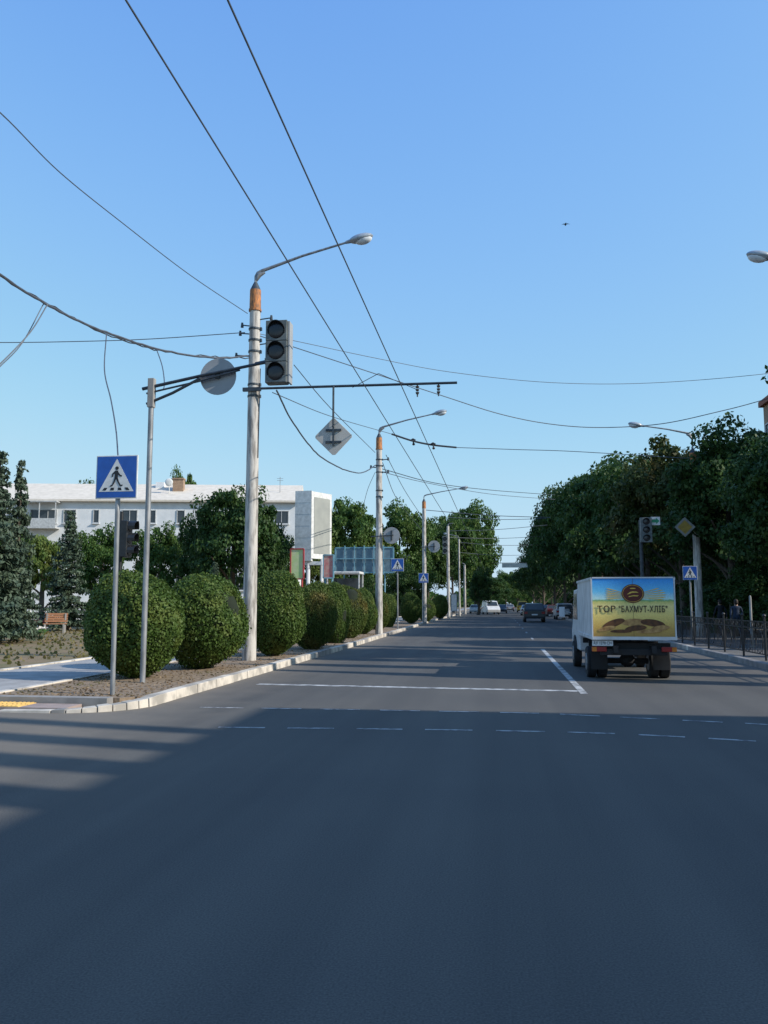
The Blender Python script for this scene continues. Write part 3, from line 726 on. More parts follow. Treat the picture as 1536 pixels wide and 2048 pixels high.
back=[(18,52,11,4.0,'a'),(17,60,12,5,'b'),(17,67,12,5,'a'),(17,75,13,5,'b'),(16.5,86,13,5,'a'),(16,98,14,5,'b'),(15.5,112,14,5,'a'),(15,130,14,5,'b'),(14.5,150,14,5.5,'a'),(14,180,14,6,'b'),(13,215,13,6,'a'),(12,250,12,6,'b')]
W_=['first','second','third','fourth','fifth','sixth','seventh','eighth','ninth','tenth','eleventh','twelfth']
for i,(x,y,H,r,k) in enumerate(back): tree(x,y,H,r,k,W_[i]+' low branched tree of the shaded back row, counted away from the viewer',.12,'trees behind the right row',seed=40+i,trunk_h=.2)
shr=[(12.6,30),(12.7,34.5),(12.6,39),(12.6,44),(12.6,49),(12.9,55),(12.8,62),(12.8,70),(12.8,79),(12.6,90),(12.4,104),(12.2,122)]
for i,(x,y) in enumerate(shr): tree(x,y,3.0+.4*(i%3),1.9+.03*y*.5,'b' if i%2 else 'n',W_[i]+' dark shrub behind the railing, counted from the near end',.12,'shrubs behind the right railing',seed=70+i,trunk_h=-.6,name='tall_shrub',cat='shrub',limbs=False,tr=.08)
for i,(x,y,H,r) in enumerate([(13.5,15.9,14,.45),(14.2,18.0,15,.50),(13.8,20.5,15,.66),(14,23.3,14,.58),(13.6,27.6,14,.80)]):  # out of view, invented to cast the shadow bands across the road
    tree(x,y,H,r,'p',W_[i]+' unseen slim poplar added to stripe the road with shadow',.12,'unseen slim poplars added for road shadows',seed=90+i,trunk_h=1.0,name='shadow_poplar',limbs=False,tr=.14)
LG='trees beyond the left verge'
def ptree(px,Y,pytop,r,k,lab,th=None,grp=LG,name='leafy_tree',seed=0):
    p=at(px,pytop,Y); tree(p.x,Y,p.z-.1,r,k,lab,.1,grp,trunk_h=th,seed=seed,name=name)
ptree(468,46,962,2.9,'a','dark green tree in front of the white building',.6)
ptree(398,48,1010,1.9,'b','lower dark tree joined to the left of the tallest park tree',.5)
ptree(318,50,1045,1.9,'c','round tree seen above the first round bush',.5)
ptree(205,52,1048,2.1,'c','leafy tree behind the black signal',.5)
ptree(95,54,1046,2.0,'l','light green tree between the two spruces',.5)
ptree(20,56,1040,2.2,'c','green tree hidden behind the left spruce',.5)
ptree(545,52,1052,1.6,'b','tree just right of the near lamp pole shaft',.5)
ptree(365,95,935,2.8,'c','tree top rising over the roof near the chimney',2)
ptree(185,95,955,2.6,'a','tree top rising over the roof behind the crossing sign',2)
ptree(458,95,962,2.6,'l','pale tree top over the right part of the roof',2)
ptree(510,100,992,4.2,'c','tree behind the right end of the white building',2)
ptree(690,92,992,4.4,'c','broad tree behind the grey billboard pylon',.6)
ptree(645,88,1040,3.2,'l','pale tree behind the teal billboard',.6)
ptree(742,96,1030,3.2,'l','yellowish tree behind the second lamp pole',.6)
ptree(800,100,1012,4.0,'d','dark tree right of the second lamp pole',.6)
ptree(855,112,1030,3.6,'a','dark tree behind the third lamp pole',.6)
ptree(905,135,1025,5.2,'c','left half of the big far tree group on the left',1)
ptree(948,150,1012,5.2,'d','right half of the big far tree group on the left',1)
ptree(955,120,1135,2.0,'b','small tree under the big far group',.3)
ptree(720,60,1145,1.6,'b','low shrub tree under the teal billboard',.1)
ptree(810,75,1130,2.2,'b','low shrub tree right of the second crossing sign',.1)
ptree(1010,260,1140,5,'c','tiny tree where the road vanishes, left',.5)
ptree(1034,290,1150,6,'d','tiny tree where the road vanishes, right',.5)
ptree(980,230,1150,6,'a','tiny dark tree behind the white van',.5)
sm=[spruce_mesh('spruce_a',M['spruce'],31),spruce_mesh('spruce_b',M['spruce'],32,7.0,1.7)]
for i,(px,Y,pyt,wr,lab) in enumerate([(2,29,895,.80,'tall blue spruce cut by the left edge'),(45,31,910,.55,'blue spruce with narrow top beside the left edge spruce'),(143,43,1018,.80,'small blue spruce standing alone on the lawn'),(430,37,1120,.4,'tiny spruce tip between the round bushes')]):
    p=at(px,pyt,Y); H=p.z-.1; t=thing('spruce_tree',lab,'spruce',(p.x,Y,.1),0,'blue spruces on the left lawn')
    mb=MB(); mb.tube([(0,0,-.1),(0,0,H*.95)],[.14,.02],8); mb.build('trunk',M['bark'],t)
    o=bpy.data.objects.new('crown',sm[i%2]); C.objects.link(o); o.parent=t; o.scale=(wr,wr,H/7.0); o.rotation_euler=(0,0,i*1.1)
# ------------------------------------------------------------------ white building
A=at(-60,1207,70.0);B=at(592,1207,75.5)
ang=math.atan2(B.y-A.y,B.x-A.x); Lb=math.hypot(B.x-A.x,B.y-A.y)
t=thing('apartment_building','long low white building with pale roof behind the park trees','building',(A.x,A.y,.1),ang)
ze=ZZ(590,1006,75.5)-.1; zr=ZZ(590,972,75.5)-.1+.35
mb=MB(); mb.box((Lb/2,5.5,ze/2),(Lb,11,ze)); mb.build('wall',M['wallwhite'],t)
mb=MB(); mb.prism([(-.4,ze+.003),(-.4,ze+.18),(4.5,zr+.35),(11.4,ze+.25),(11.4,ze+.003)],'x',-.3,Lb+.3); rf=mb.build('roof',M['roofcream'],t)
def lx(px):
    d=ray(px,1100); ax,ay=A.x,A.y; ux,uy=math.cos(ang),math.sin(ang)
    det=d.x*(-uy)+d.y*ux
    s_=((ax)*(-uy)+(ay)*ux)/det
    return (d.x*s_-ax)*ux+(d.y*s_-ay)*uy
mb=MB(); mb.box((lx(343),2.6,zr-.2),(1.0,.8,1.5)); mb.box((lx(343),2.6,zr+.6),(1.15,.95,.12)); mb.build('chimney',M['brick'],rf)
mb=MB(); mb.box((lx(300),3.6,zr-.1),(.8,.7,1.0)); mb.build('chimney',M['wallwhite'],rf)
mb=MB(); mb.tube([(lx(328),1.5,zr-.9),(lx(328),1.5,zr)],.04,6); mb.ell((lx(328),1.3,zr+.1),(.38,.08,.38),14,8); mb.build('satellite_dish',M['white'],rf,True)
mb=MB(); X_=lx(555); mb.tube([(X_,2,zr-.7),(X_,2,zr+.8)],.025,6)
for k in range(2): mb.tube([(X_-.3,2,zr+.45+k*.2),(X_+.3,2,zr+.45+k*.2)],.018,5)
mb.build('roof_antenna',M['galv'],rf)
def win(x,z,w,h,wall,nb=2):
    mb=MB(); th=.07
    for a,b_,c,d in ((x,z+h/2,w,th),(x,z-h/2,w,th),(x-w/2,z,th,h+th),(x+w/2,z,th,h+th)): mb.box((a,-.03,b_),(c,.08,d))
    for k in range(1,nb): mb.box((x-w/2+w*k/nb,-.03,z),(.05,.06,h-th))
    fr=mb.build('window',M['frame'],wall)
    mb=MB(); mb.box((x,-.008,z),(w-th,.012,h-th)); mb.build('pane',M['glass'],fr)
    mb=MB(); mb.box((x,-.09,z-h/2-.07),(w+.2,.2,.05)); mb.build('sill',M['wallwhite'],fr)
z1=ZZ(400,1032,73)-.1
for px,w in ((137,1.1),(190,.5),(257,1.4),(304,.5),(360,.7),(480,1.2),(562,1.3)):
    for dz in (0,3.1,6.2): win(lx(px),z1-dz,w,1.2,t,2 if w>1 else 1)
for px in (84,):
    win(lx(px),z1,2.4,1.2,t,3)
    mb=MB(); x_=lx(px); mb.box((x_,-.6,z1-1.15),(3.0,1.2,.12)); mb.box((x_,-1.17,z1-.7),(3.0,.06,.8)); 
    for d in (-1.45,0,1.45): mb.box((x_+d,-1.15,z1+.45),(.07,.07,1.5))
    mb.box((x_,-.6,z1+1.25),(3.1,1.3,.1)); mb.build('balcony',M['frame'],t)
# ------------------------------------------------------------------ pylon / boards
Yp=47; a=at(588,1207,Yp); b=at(622,1207,Yp); c=at(651,1207,Yp)
t=thing('billboard_pylon','tall white advertising pylon with a grey angled panel','billboard',(b.x,Yp,.1))
zt_=ZZ(605,982,Yp)-.1; zb_=ZZ(605,1122,Yp)-.1
mb=MB(); wL=b.x-a.x; mb.prism([(-wL,0.0),(0,-.12),(0,.35),(-wL,.45)],'z',zb_,zt_); o=mb.build('front_panel',M['white'],t)
mb=MB(); 
for k in range(1,6): 
    z=zb_+(zt_-zb_)*k/6; mb.prism([(-wL-.004,-.006),(.0,-.128),(0,-.12),(-wL,.0)],'z',z-.005,z+.005)
mb.build('panel_joints',M['panelgrey'],o)
wR=c.x-b.x
mb=MB(); mb.prism([(.006,-.10),(wR,1.6),(wR-.1,1.7),(.006,.3)],'z',zb_+.15,zt_-.03); o=mb.build('side_panel',M['white'],t)
mb=MB(); 
def sp(u,off): return (.006+(wR-.006)*u+off*.9,-.10+1.7*u-off*.43)
mb.prism([sp(.12,.02),sp(.9,.02),sp(.9,.0),sp(.12,.0)],'z',zb_+.45,zt_-.35); mb.build('poster_face',M['paneldk'],o)
mb=MB(); mb.tube([(-.25,.25,0),(-.25,.25,zb_)],.12,8); mb.tube([(wR*.5,.9,0),(wR*.5,.9,zb_+.2)],.1,8); mb.box((-.1,.4,zb_-.12),(1.4,.5,.2)); mb.build('support_post',M['wallwhite'],t)
def board(px0,px1,py0,py1,Y,label,m,frame,posts=True,name='advert_board',cat='sign board',rz=0,fw_=.09):
    p0=at(px0,py0,Y);p1=at(px1,py1,Y); w=p1.x-p0.x; zt=p0.z-.1; zb=p1.z-.1
    t=thing(name,label,cat,((p0.x+p1.x)/2,Y,.1),rz)
    mb=MB(); mb.box((0,0,(zt+zb)/2),(w-fw_,.06,zt-zb-fw_)); mb.build('panel',m,t)
    mb=MB()
    for a,b_,c_,d in ((0,zt,w,fw_),(0,zb,w,fw_),(-w/2,(zt+zb)/2,fw_,zt-zb),(w/2,(zt+zb)/2,fw_,zt-zb)): mb.box((a,-.01,b_),(c_,.12,d))
    mb.build('frame',frame,t)
    for s in (-1,1):
        mb=MB(); mb.tube([(s*w*.35,.1,-.05),(s*w*.35,.1,zb+.3)],.05,6); mb.build('post',frame,t)
    return t
board(582,607,1098,1158,40,'narrow red framed board with green poster below the pylon',M['postergreen'],M['red'],fw_=.06)
t=board(647,667,1110,1156,44,'small red poster board with teal frame',M['posterred'],M['teal'],fw_=.06)
t=board(671,787,1096,1145,58,'large teal billboard seen from its ribbed back',M['tealback'],M['teal'])
p0=at(671,1096,58);p1=at(787,1145,58); w=p1.x-p0.x
for k in range(1,6):
    mb=MB(); x=-w/2+w*k/6; mb.box((x,-.1,(p0.z+p1.z)/2-.1),(.07,.07,p0.z-p1.z+.3)); mb.build('rib',M['teal'],t)
mb=MB(); mb.box((0,-.16,(p0.z+p1.z)/2),(w,.05,.07)); mb.build('cross_bar',M['teal'],t)
p0=at(653,1143,52);p1=at(720,1143,52); w=p1.x-p0.x
t=thing('bus_shelter','low white framed shelter behind the bushes','shelter',((p0.x+p1.x)/2,52,.1))
zt_=p0.z-.1
mb=MB(); mb.box((0,.7,zt_-.08),(w,1.6,.16)); mb.build('roof',M['white'],t,bevel=.03)
for s in (-1,1):
    for yy in (0,1.4):
        mb=MB(); mb.box((s*(w/2-.06),yy,zt_/2-.08),(.08,.08,zt_-.17)); mb.build('post',M['white'],t)
mb=MB(); mb.box((0,1.42,zt_/2-.1),(w-.25,.02,zt_-.6)); mb.build('rear_glass',M['glass'],t)
mb=MB(); mb.box((0,1.1,.5),(w*.7,.4,.06)); mb.build('seat',M['wood'],t)
board(902,914,1188,1222,100,'tall white advert light box far along the left kerb',M['white'],M['galv'])
t=thing('park_bench','orange wooden park bench on the lawn near the small spruce','bench',(at(112,1207,40).x,40,.12),R(20))
mb=MB()
for k in range(4): mb.box((0,-.18+k*.12,.45),(1.1,.1,.04))
mb.build('seat',M['wood'],t)
mb=MB()
for k in range(4): mb.box((0,.27+k*.03,.58+k*.12),(1.1,.035,.1))
mb.build('backrest',M['wood'],t)
for s in (-1,1):
    mb=MB(); mb.box((s*.45,.0,.22),(.08,.5,.44)); mb.box((s*.45,.3,.7),(.07,.07,.55)); mb.build('leg',M['concrete2'],t)
for i,(px,py,Y) in enumerate([(100,1222,50),(60,1230,60),(190,1235,70)]):
    p=at(px,py,Y); t=thing('park_bollard',['white bollard left of the park bench','white bollard near the left spruces','white bollard seen left of the first bush'][i],'bollard',(p.x,Y,.1),0,'white park bollards')
    mb=MB(); mb.tube([(0,0,0),(0,0,.9),(0,0,.97)],[.09,.08,.04],10); mb.build('post',M['white'],t,True)
    mb=MB(); mb.tube([(0,0,-.02),(0,0,.06)],.14,10); mb.build('base',M['concrete'],t,True)
# ------------------------------------------------------------------ right railing
t=thing('iron_railing','black wrought iron railing along the right pavement','railing',(6.85,17,.12))
y=0
while y<70:
    mb=MB(); mb.tube([(0,y,-.05),(0,y,1.12)],.03,8); mb.ell((0,y,1.16),(.05,.05,.05),8,6); mb.build('post',M['blacksteel'],t)
    mb=MB(); 
    for z in (.15,.82,1.0): mb.box((0,y+1,z),(.025,1.94,.03))
    if y<40:
        for k in range(1,14):
            yy=y+k*2/14; mb.box((0,yy,.575),(.014,.014,.84))
        for k in range(5):
            cy=y+.2+k*.4; ring=[(0,cy+.085*math.cos(a*math.pi/5),.91+.075*math.sin(a*math.pi/5)) for a in range(11)]
            mb.tube(ring,.008,4,cap=False)
        for k in range(2):
            cy=y+.5+k; pts_=[(0,cy+.3*math.cos(a*math.pi/6),.48+.3*math.sin(a*math.pi/6)) for a in range(13)]; mb.tube(pts_,.01,4,cap=False)
    else:
        for k in range(1,8): mb.box((0,y+k*.25,.575),(.02,.02,.84))
    mb.build('panel',M['blacksteel'],t); y+=2
p=at(1500,1192,30); t=thing('grey_post','thin pale post standing behind the right railing','post',(p.x,30,.12))
mb=MB(); mb.tube([(0,0,-.05),(0,0,p.z-.15),(0,0,p.z-.1)],[.04,.04,.02],10); mb.build('shaft',M['concrete2'],t,True)
mb=MB(); mb.tube([(0,0,-.02),(0,0,.05)],.09,10); mb.build('base',M['concrete2'],t,True)
# ------------------------------------------------------------------ pedestrians behind the railing
def person(label,x,y,rz,top,bot,stride,h=1.0):
    t=thing('person',label,'person',(x,y,.12),rz,'people on the right pavement')
    V=[];E=[];Rr=[]
    def add(p,r,par=None):
        V.append((p[0]*h,p[1]*h,p[2]*h)); Rr.append((r[0]*h,r[1]*h) if isinstance(r,tuple) else (r*h,r*h)); i=len(V)-1
        if par is not None: E.append((par,i))
        return i
    pel=add((0,0,.96),(.15,.11)); sp1=add((0,.0,1.12),(.135,.095),pel); ch=add((0,.0,1.33),(.165,.11),sp1); nk=add((0,.01,1.47),(.06,.06),ch)
    hd=add((0,.02,1.57),(.075,.09),nk); ht=add((0,.015,1.67),(.075,.085),hd); add((0,.11,1.585),.016,hd)
    for s in (-1,1):
        add((s*.078,.01,1.585),.014,hd)
        k=s*stride
        hip=add((s*.095,0,.88),(.085,.09),pel); kn=add((s*.10,.10+.10*k,.50),.058,hip); an=add((s*.10,-.02+.26*k,.10),.04,kn); add((s*.11,.16+.26*k,.035),(.045,.03),an)
        sh=add((s*.18,0,1.40),.055,ch); el=add((s*.25,-.03-.06*k,1.13),.042,sh); wr=add((s*.255,.05-.16*k,.90),.028,el); pa=add((s*.25,.075-.18*k,.83),(.022,.035),wr)
        for f,(dy,L) in enumerate(((-.03,.07),(-.01,.085),(.012,.08),(.032,.065))):
            f1=add((s*(.25),.08-.18*k+dy,.79),.009,pa); add((s*.235,.085-.18*k+dy,.79-L*.9),.008,f1)
        add((s*.225,.115-.18*k,.80),.010,pa)
    me=bpy.data.meshes.new('body'); me.from_pydata(V,E,[]); o=bpy.data.objects.new('body_s',me); C.objects.link(o)
    sk_=o.modifiers.new('skin','SKIN'); sk_.use_smooth_shade=True; ss=o.modifiers.new('sub','SUBSURF'); ss.levels=1; ss.render_levels=1
    for i,r in enumerate(Rr): me.skin_vertices[0].data[i].radius=r
    me.skin_vertices[0].data[0].use_root=True
    bpy.context.view_layer.update()
    m2=bpy.data.meshes.new_from_object(o.evaluated_get(bpy.context.evaluated_depsgraph_get())); bpy.data.objects.remove(o)
    m2.materials.clear()
    for k in (M['skin'],top,bot,M['hair']): m2.materials.append(k)
    for p_ in m2.polygons:
        c=p_.center/h; mi=0
        if c.z<.07: mi=3
        elif c.z<.93 and abs(c.x)<.20: mi=2
        elif c.z<1.46 and not (abs(c.x)>.2 and c.z<.91): mi=1
        p_.material_index=mi; p_.use_smooth=True
    b_=bpy.data.objects.new('body',m2); C.objects.link(b_); b_.parent=t
    mb=MB(); mb.ell((0,-.01*h,1.655*h),(.092*h,.105*h,.095*h),14,10); mb.ell((0,-.05*h,1.60*h),(.085*h,.07*h,.10*h),12,8); mb.build('hair',M['hair'],t,True)
    return t
person('person in dark jacket walking behind the railing, nearest the truck',at(1440,1207,40).x,40,R(8),M['clothdk'],M['clothdk'],1,.96)
person('person in blue top walking behind the railing, at the right',at(1472,1207,36).x,36,R(-6),M['clothbl'],M['clothdk'],-1,.95)
# ------------------------------------------------------------------ right buildings
def block(name,label,x0,x1,y0,y1,H,wallm,roofm,storeys,side='x',z=.12,win_n=5,shade_stacks=()):
    t=thing(name,label,'building',(x0,y0,z))
    W=x1-x0;D=y1-y0
    mb=MB(); mb.box((W/2,D/2,H/2),(W,D,H)); wl=mb.build('wall',wallm,t)
    mb=MB(); mb.box((W/2,D/2,H+.153),(W+.4,D+.4,.3)); rf=mb.build('roof',roofm,t)
    for cy,cw,chh in shade_stacks:
        mb=MB(); mb.box((.6,cy-y0,H+.3+chh/2+.003),(cw,cw,chh)); mb.build('chimney',wallm,rf)  # stacks added to throw finger shadows past the roof edge
    for s in range(storeys):
        zz=(s+.55)*H/storeys
        for k in range(win_n):
            yy=D*(k+.5)/win_n
            mb=MB(); 
            for a,b_,c_,d in ((yy,zz+.75,1.3,.08),(yy,zz-.75,1.3,.08),(yy-.65,zz,.08,1.58),(yy+.65,zz,.08,1.58),(yy,zz,.06,1.42)): mb.box((-.03,a,b_),(.08,c_,d))
            fr=mb.build('window',M['frame'],wl); mb=MB(); mb.box((-.008,yy,zz),(.012,1.22,1.42)); mb.build('pane',M['glass'],fr)
    return t
block('corner_building','ochre building whose roof corner shows through the right trees',14.5,27,37,47,12.2,M['brick'],M['brickred'],3)
block('shade_building','large unseen building put beside the crossing to shade the foreground',17,30,-28,8.5,12.6,M['brick'],M['concrete2'],4,win_n=10,  # out of view, form invented so its shadow covers the near road
      shade_stacks=((6.1,.36,3.6),(4.95,.45,4.2),(3.75,.55,4.4),(2.45,.60,4.4),(1.1,.60,3.4)))
# ------------------------------------------------------------------ bread truck
def wheel(parent,x,y,r,w,name='wheel',axis=0):
    mb=MB(); mb.tube([(x-w/2,y,r),(x-w/2+.02,y,r),(x+w/2-.02,y,r),(x+w/2,y,r)],[r*.93,r,r,r*.93],22); ty=mb.build(name,M['tyre'],parent,True)
    mb=MB()
    for s in (-1,1): mb.tube([(x+s*(w/2-.01),y,r),(x+s*(w/2+.008),y,r)],[r*.58,r*.54],16)
    mb.build('rim',M['rim'],ty,True)
Yt=17.8; xl=at(1183,1207,Yt).x; xr=at(1350,1207,Yt).x; Wt=xr-xl; xc=(xl+xr)/2
t=thing('bread_truck','white box truck with a bread advert on its rear doors','truck',(xc,Yt,0))
zT=ZZ(1266,1155,Yt); zB=ZZ(1266,1279,Yt); Hb=zT-zB; Lt=3.1
mb=MB(); mb.box((0,Lt/2,zB+Hb/2),(Wt,Lt,Hb)); bx=mb.build('cargo_box',M['truckwhite'],t,bevel=.02)
mb=MB()
for s in (-1,1):
    mb.box((s*(Wt/2+.004),Lt/2,zT-.02),(.03,Lt+.02,.05)); mb.box((s*(Wt/2+.004),Lt/2,zB+.03),(.03,Lt+.02,.07))
    mb.box((s*(Wt/2-.005),-.010,zB+Hb/2),(.025,.026,Hb+.02))
mb.box((0,-.010,zT-.003),(Wt,.026,.028)); mb.box((0,-.014,zB+.025),(Wt,.03,.065)); mb.build('edge_trim',M['truckwhite'],bx)
m,nt,b=newmat('advert_print'); tc=nt.nodes.new('ShaderNodeTexCoord'); sp_=nt.nodes.new('ShaderNodeSeparateXYZ'); nt.links.new(tc.outputs['Object'],sp_.inputs[0])
n=nt.nodes.new('ShaderNodeTexNoise'); n.inputs['Scale'].default_value=18; n.inputs['Detail'].default_value=8; nt.links.new(tc.outputs['Object'],n.inputs['Vector'])
ma=nt.nodes.new('ShaderNodeMath'); ma.operation='MULTIPLY_ADD'; ma.inputs[1].default_value=.07; nt.links.new(n.outputs[0],ma.inputs[0]); nt.links.new(sp_.outputs[2],ma.inputs[2])
mr=nt.nodes.new('ShaderNodeMapRange'); mr.inputs[1].default_value=zB+.08; mr.inputs[2].default_value=zT+.04; nt.links.new(ma.outputs[0],mr.inputs[0])
cr=nt.nodes.new('ShaderNodeValToRGB'); el=cr.color_ramp.elements
el[0].position=0; el[0].color=(.42,.24,.06,1); el[1].position=1; el[1].color=(.02,.28,.80,1)
for pos,col in ((.18,(.66,.42,.10)),(.36,(.90,.68,.20)),(.52,(.92,.76,.30)),(.585,(.66,.60,.18)),(.61,(.20,.40,.14)),(.64,(.56,.82,.80)),(.76,(.16,.58,.88))):
    e=el.new(pos); e.color=(*col,1)
nt.links.new(mr.outputs[0],cr.inputs[0])
n2=nt.nodes.new('ShaderNodeTexNoise'); n2.inputs['Scale'].default_value=60; n2.inputs['Detail'].default_value=4; nt.links.new(tc.outputs['Object'],n2.inputs['Vector'])
r3=nt.nodes.new('ShaderNodeValToRGB'); r3.color_ramp.elements[0].position=.35; r3.color_ramp.elements[0].color=(.80,.80,.80,1); r3.color_ramp.elements[1].position=.65; r3.color_ramp.elements[1].color=(1.1,1.1,1.1,1); nt.links.new(n2.outputs[0],r3.inputs[0])
mu=nt.nodes.new('ShaderNodeMixRGB'); mu.blend_type='MULTIPLY'; mu.inputs[0].default_value=.6; nt.links.new(cr.outputs[0],mu.inputs[1]); nt.links.new(r3.outputs[0],mu.inputs[2])
nt.links.new(mu.outputs[0],b.inputs['Base Color']); b.inputs['Roughness'].default_value=.45
mb=MB(); mb.box((0,-.006,zB+Hb/2+.022),(Wt-.045,.008,Hb-.075)); ad=mb.build('advert_panel',m,bx)
yA=-.0115
mb=MB(); mb.box((0,-.0112,zB+Hb/2+.022),(.006,.003,Hb-.08)); mb.build('door_seam',M['loaf'],bx)
def tz(py): return ZZ(1266,py,Yt)
def txx(px): return at(px,1207,Yt).x-xc
mb=MB()
zl=tz(1187)
for a in list(range(-20,31,10))+list(range(150,201,10)):
    aa=R(a); L0=.20; L1=.56+.06*math.cos(aa*3)
    p0_=(L0*math.cos(aa),zl+.6*L0*math.sin(aa)-.05); p1_=(L1*math.cos(aa),zl+.45*L1*math.sin(aa)-.03)
    mb.prism([(p0_[0],p0_[1]-.004),(p1_[0],p1_[1]-.010),(p1_[0]+.06*math.cos(aa),p1_[1]+.005),(p1_[0],p1_[1]+.012),(p0_[0],p0_[1]+.004)],'y',yA-.0003*(abs(a)%7),yA-.003)
mb.build('wheat_ears',M['gold'],bx)
mb=MB(); mb.prism(disc(0,zl,.228,28,.195),'y',yA-.004,yA-.007); lg=mb.build('round_logo',M['logo'],bx)
mb=MB(); mb.prism(disc(0,zl,.208,28,.176),'y',yA-.0075,yA-.0085); mb.build('logo_ring',M['gold'],bx)
mb=MB(); mb.prism(disc(0,zl,.200,28,.168),'y',yA-.009,yA-.010); mb.build('logo_field',M['logo'],bx)
mb=MB(); 
mb.prism([(-.12,zl-.02),(-.06,zl+.03),(.0,zl+.045),(.07,zl+.04),(.12,zl+.015),(.05,zl+.018),(-.02,zl+.012),(-.07,zl-.01)],'y',yA-.0105,yA-.013)
mb.prism([(-.09,zl-.075),(0,zl-.055),(.09,zl-.06),(.12,zl-.04),(.02,zl-.035),(-.08,zl-.055)],'y',yA-.0105,yA-.013)
mb.prism(disc(0,zl+.105,.06,12,.012),'y',yA-.0105,yA-.013); mb.build('logo_mark',M['gold'],bx)
x0_,x1_,x2_,x3_=txx(1194),txx(1231),txx(1241),txx(1332)
text('lettering','ТОВ',.18,M['brown'],bx,((x0_+x1_)/2,yA-.012,tz(1219)),width=x1_-x0_,space=1.08,bold=.0018)
text('lettering','"БАХМУТ-ХЛІБ"',.18,M['brown'],bx,((x2_+x3_)/2-.01,yA-.012,tz(1219)),width=x3_-x2_+.06,space=1.10,bold=.0018)
def loaf(px,py,rx,rz,m,rot,k):
    mb=MB(); c0,s0=math.cos(rot),math.sin(rot)
    P=[(rx*math.cos(a)*1.0,rz*math.sin(a)*(1 if math.sin(a)>0 else .7)) for a in [2*math.pi*i/20 for i in range(20)]]
    mb.prism([(txx(px)+x*c0-z*s0,tz(py)+x*s0+z*c0) for x,z in P],'y',yA-.001-.0016*k,yA-.002-.0016*k); mb.build('loaf_print',m,bx)
for k,(px,py,rx,rz,m_,ro) in enumerate([(1268,1246,.27,.09,'loafl',.0),(1226,1248,.24,.085,'loaf',.35),(1304,1247,.25,.085,'loaf',-.15),(1212,1258,.18,.055,'loafl',.2),(1270,1257,.22,.065,'loaf',.1),(1318,1257,.20,.065,'loafl',.15),(1240,1263,.22,.040,'loaf',0),(1296,1263,.26,.045,'loafl',.05)]):
    loaf(px,py,rx,rz,M[m_],ro,k)
mb=MB(); 
for s in (-1,1): mb.box((s*.38,2.2,.66),(.09,4.6,.15))
mb.box((0,.25,.72),(Wt*.9,.1,.12)); mb.box((0,2.9,.72),(Wt*.9,.1,.12)); mb.box((0,1.6,.70),(Wt*.9,.1,.12)); mb.tube([(-.75,1.05,.36),(.75,1.05,.36)],.06,8); mb.ell((0,1.05,.38),(.17,.17,.15))
mb.box((.55,2.1,.55),(.4,.7,.35)); mb.build('chassis',M['chassis'],t)
mb=MB(); mb.box((0,.12,.60),(Wt*.80,.08,.13)); mb.build('rear_bumper',M['chassis'],t,bevel=.01)
for s in (-1,1):
    mb=MB(); mb.box((s*.70,.07,.66),(.30,.06,.10)); l_=mb.build('tail_light',M['tail'],t,bevel=.01)
    mb=MB(); mb.box((s*.80,.036,.66),(.09,.01,.09)); mb.build('indicator',M['amber'],l_)
mb=MB(); px0=txx(1203); mb.box((px0,.02,zB-.08),(.42,.015,.11)); pl=mb.build('number_plate',M['plate'],t)
text('plate_text','АХ 1278 СН',.085,M['black'],pl,(px0,.01,zB-.08),width=.36)
for s in (-1,1):
    mb=MB(); mb.box((s*.64,.62,.42),(.34,.012,.44)); mb.build('mud_flap',M['chassis'],t)
for s in (-1,1):
    wheel(t,s*.54,1.1,.335,.19); wheel(t,s*.77,1.1,.335,.19); wheel(t,s*.78,4.25,.335,.19)
cab=MB(); pr=[(3.25,.45),(5.25,.45),(5.3,.9),(5.0,1.15),(4.45,1.95),(3.3,1.98),(3.25,1.9)]
b0=-Wt/2+.03; cab.prism(pr,'x',b0,-b0); cb=cab.build('cab',M['truckwhite'],t,bevel=.04)
for s in (-1,1):
    mb=MB(); mb.prism([(3.6,1.2),(4.75,1.2),(4.35,1.85),(3.6,1.85)],'x',s*(-b0+.002),s*(-b0+.008)); mb.build('side_window',M['glass'],cb)
    mb=MB(); mb.tube([(s*.88,4.6,1.35),(s*1.08,4.5,1.42)],.015,6); mb.box((s*1.12,4.48,1.38),(.14,.07,.26)); mb.build('mirror',M['truckwhite'],cb,bevel=.02)
    mb=MB(); mb.prism([(3.85,.4),(3.88,.62),(4.05,.76),(4.25,.8),(4.45,.76),(4.62,.62),(4.65,.4)],'x',s*(-b0+.003),s*(-b0+.03)); mb.build('wheel_arch',M['chassis'],cb)
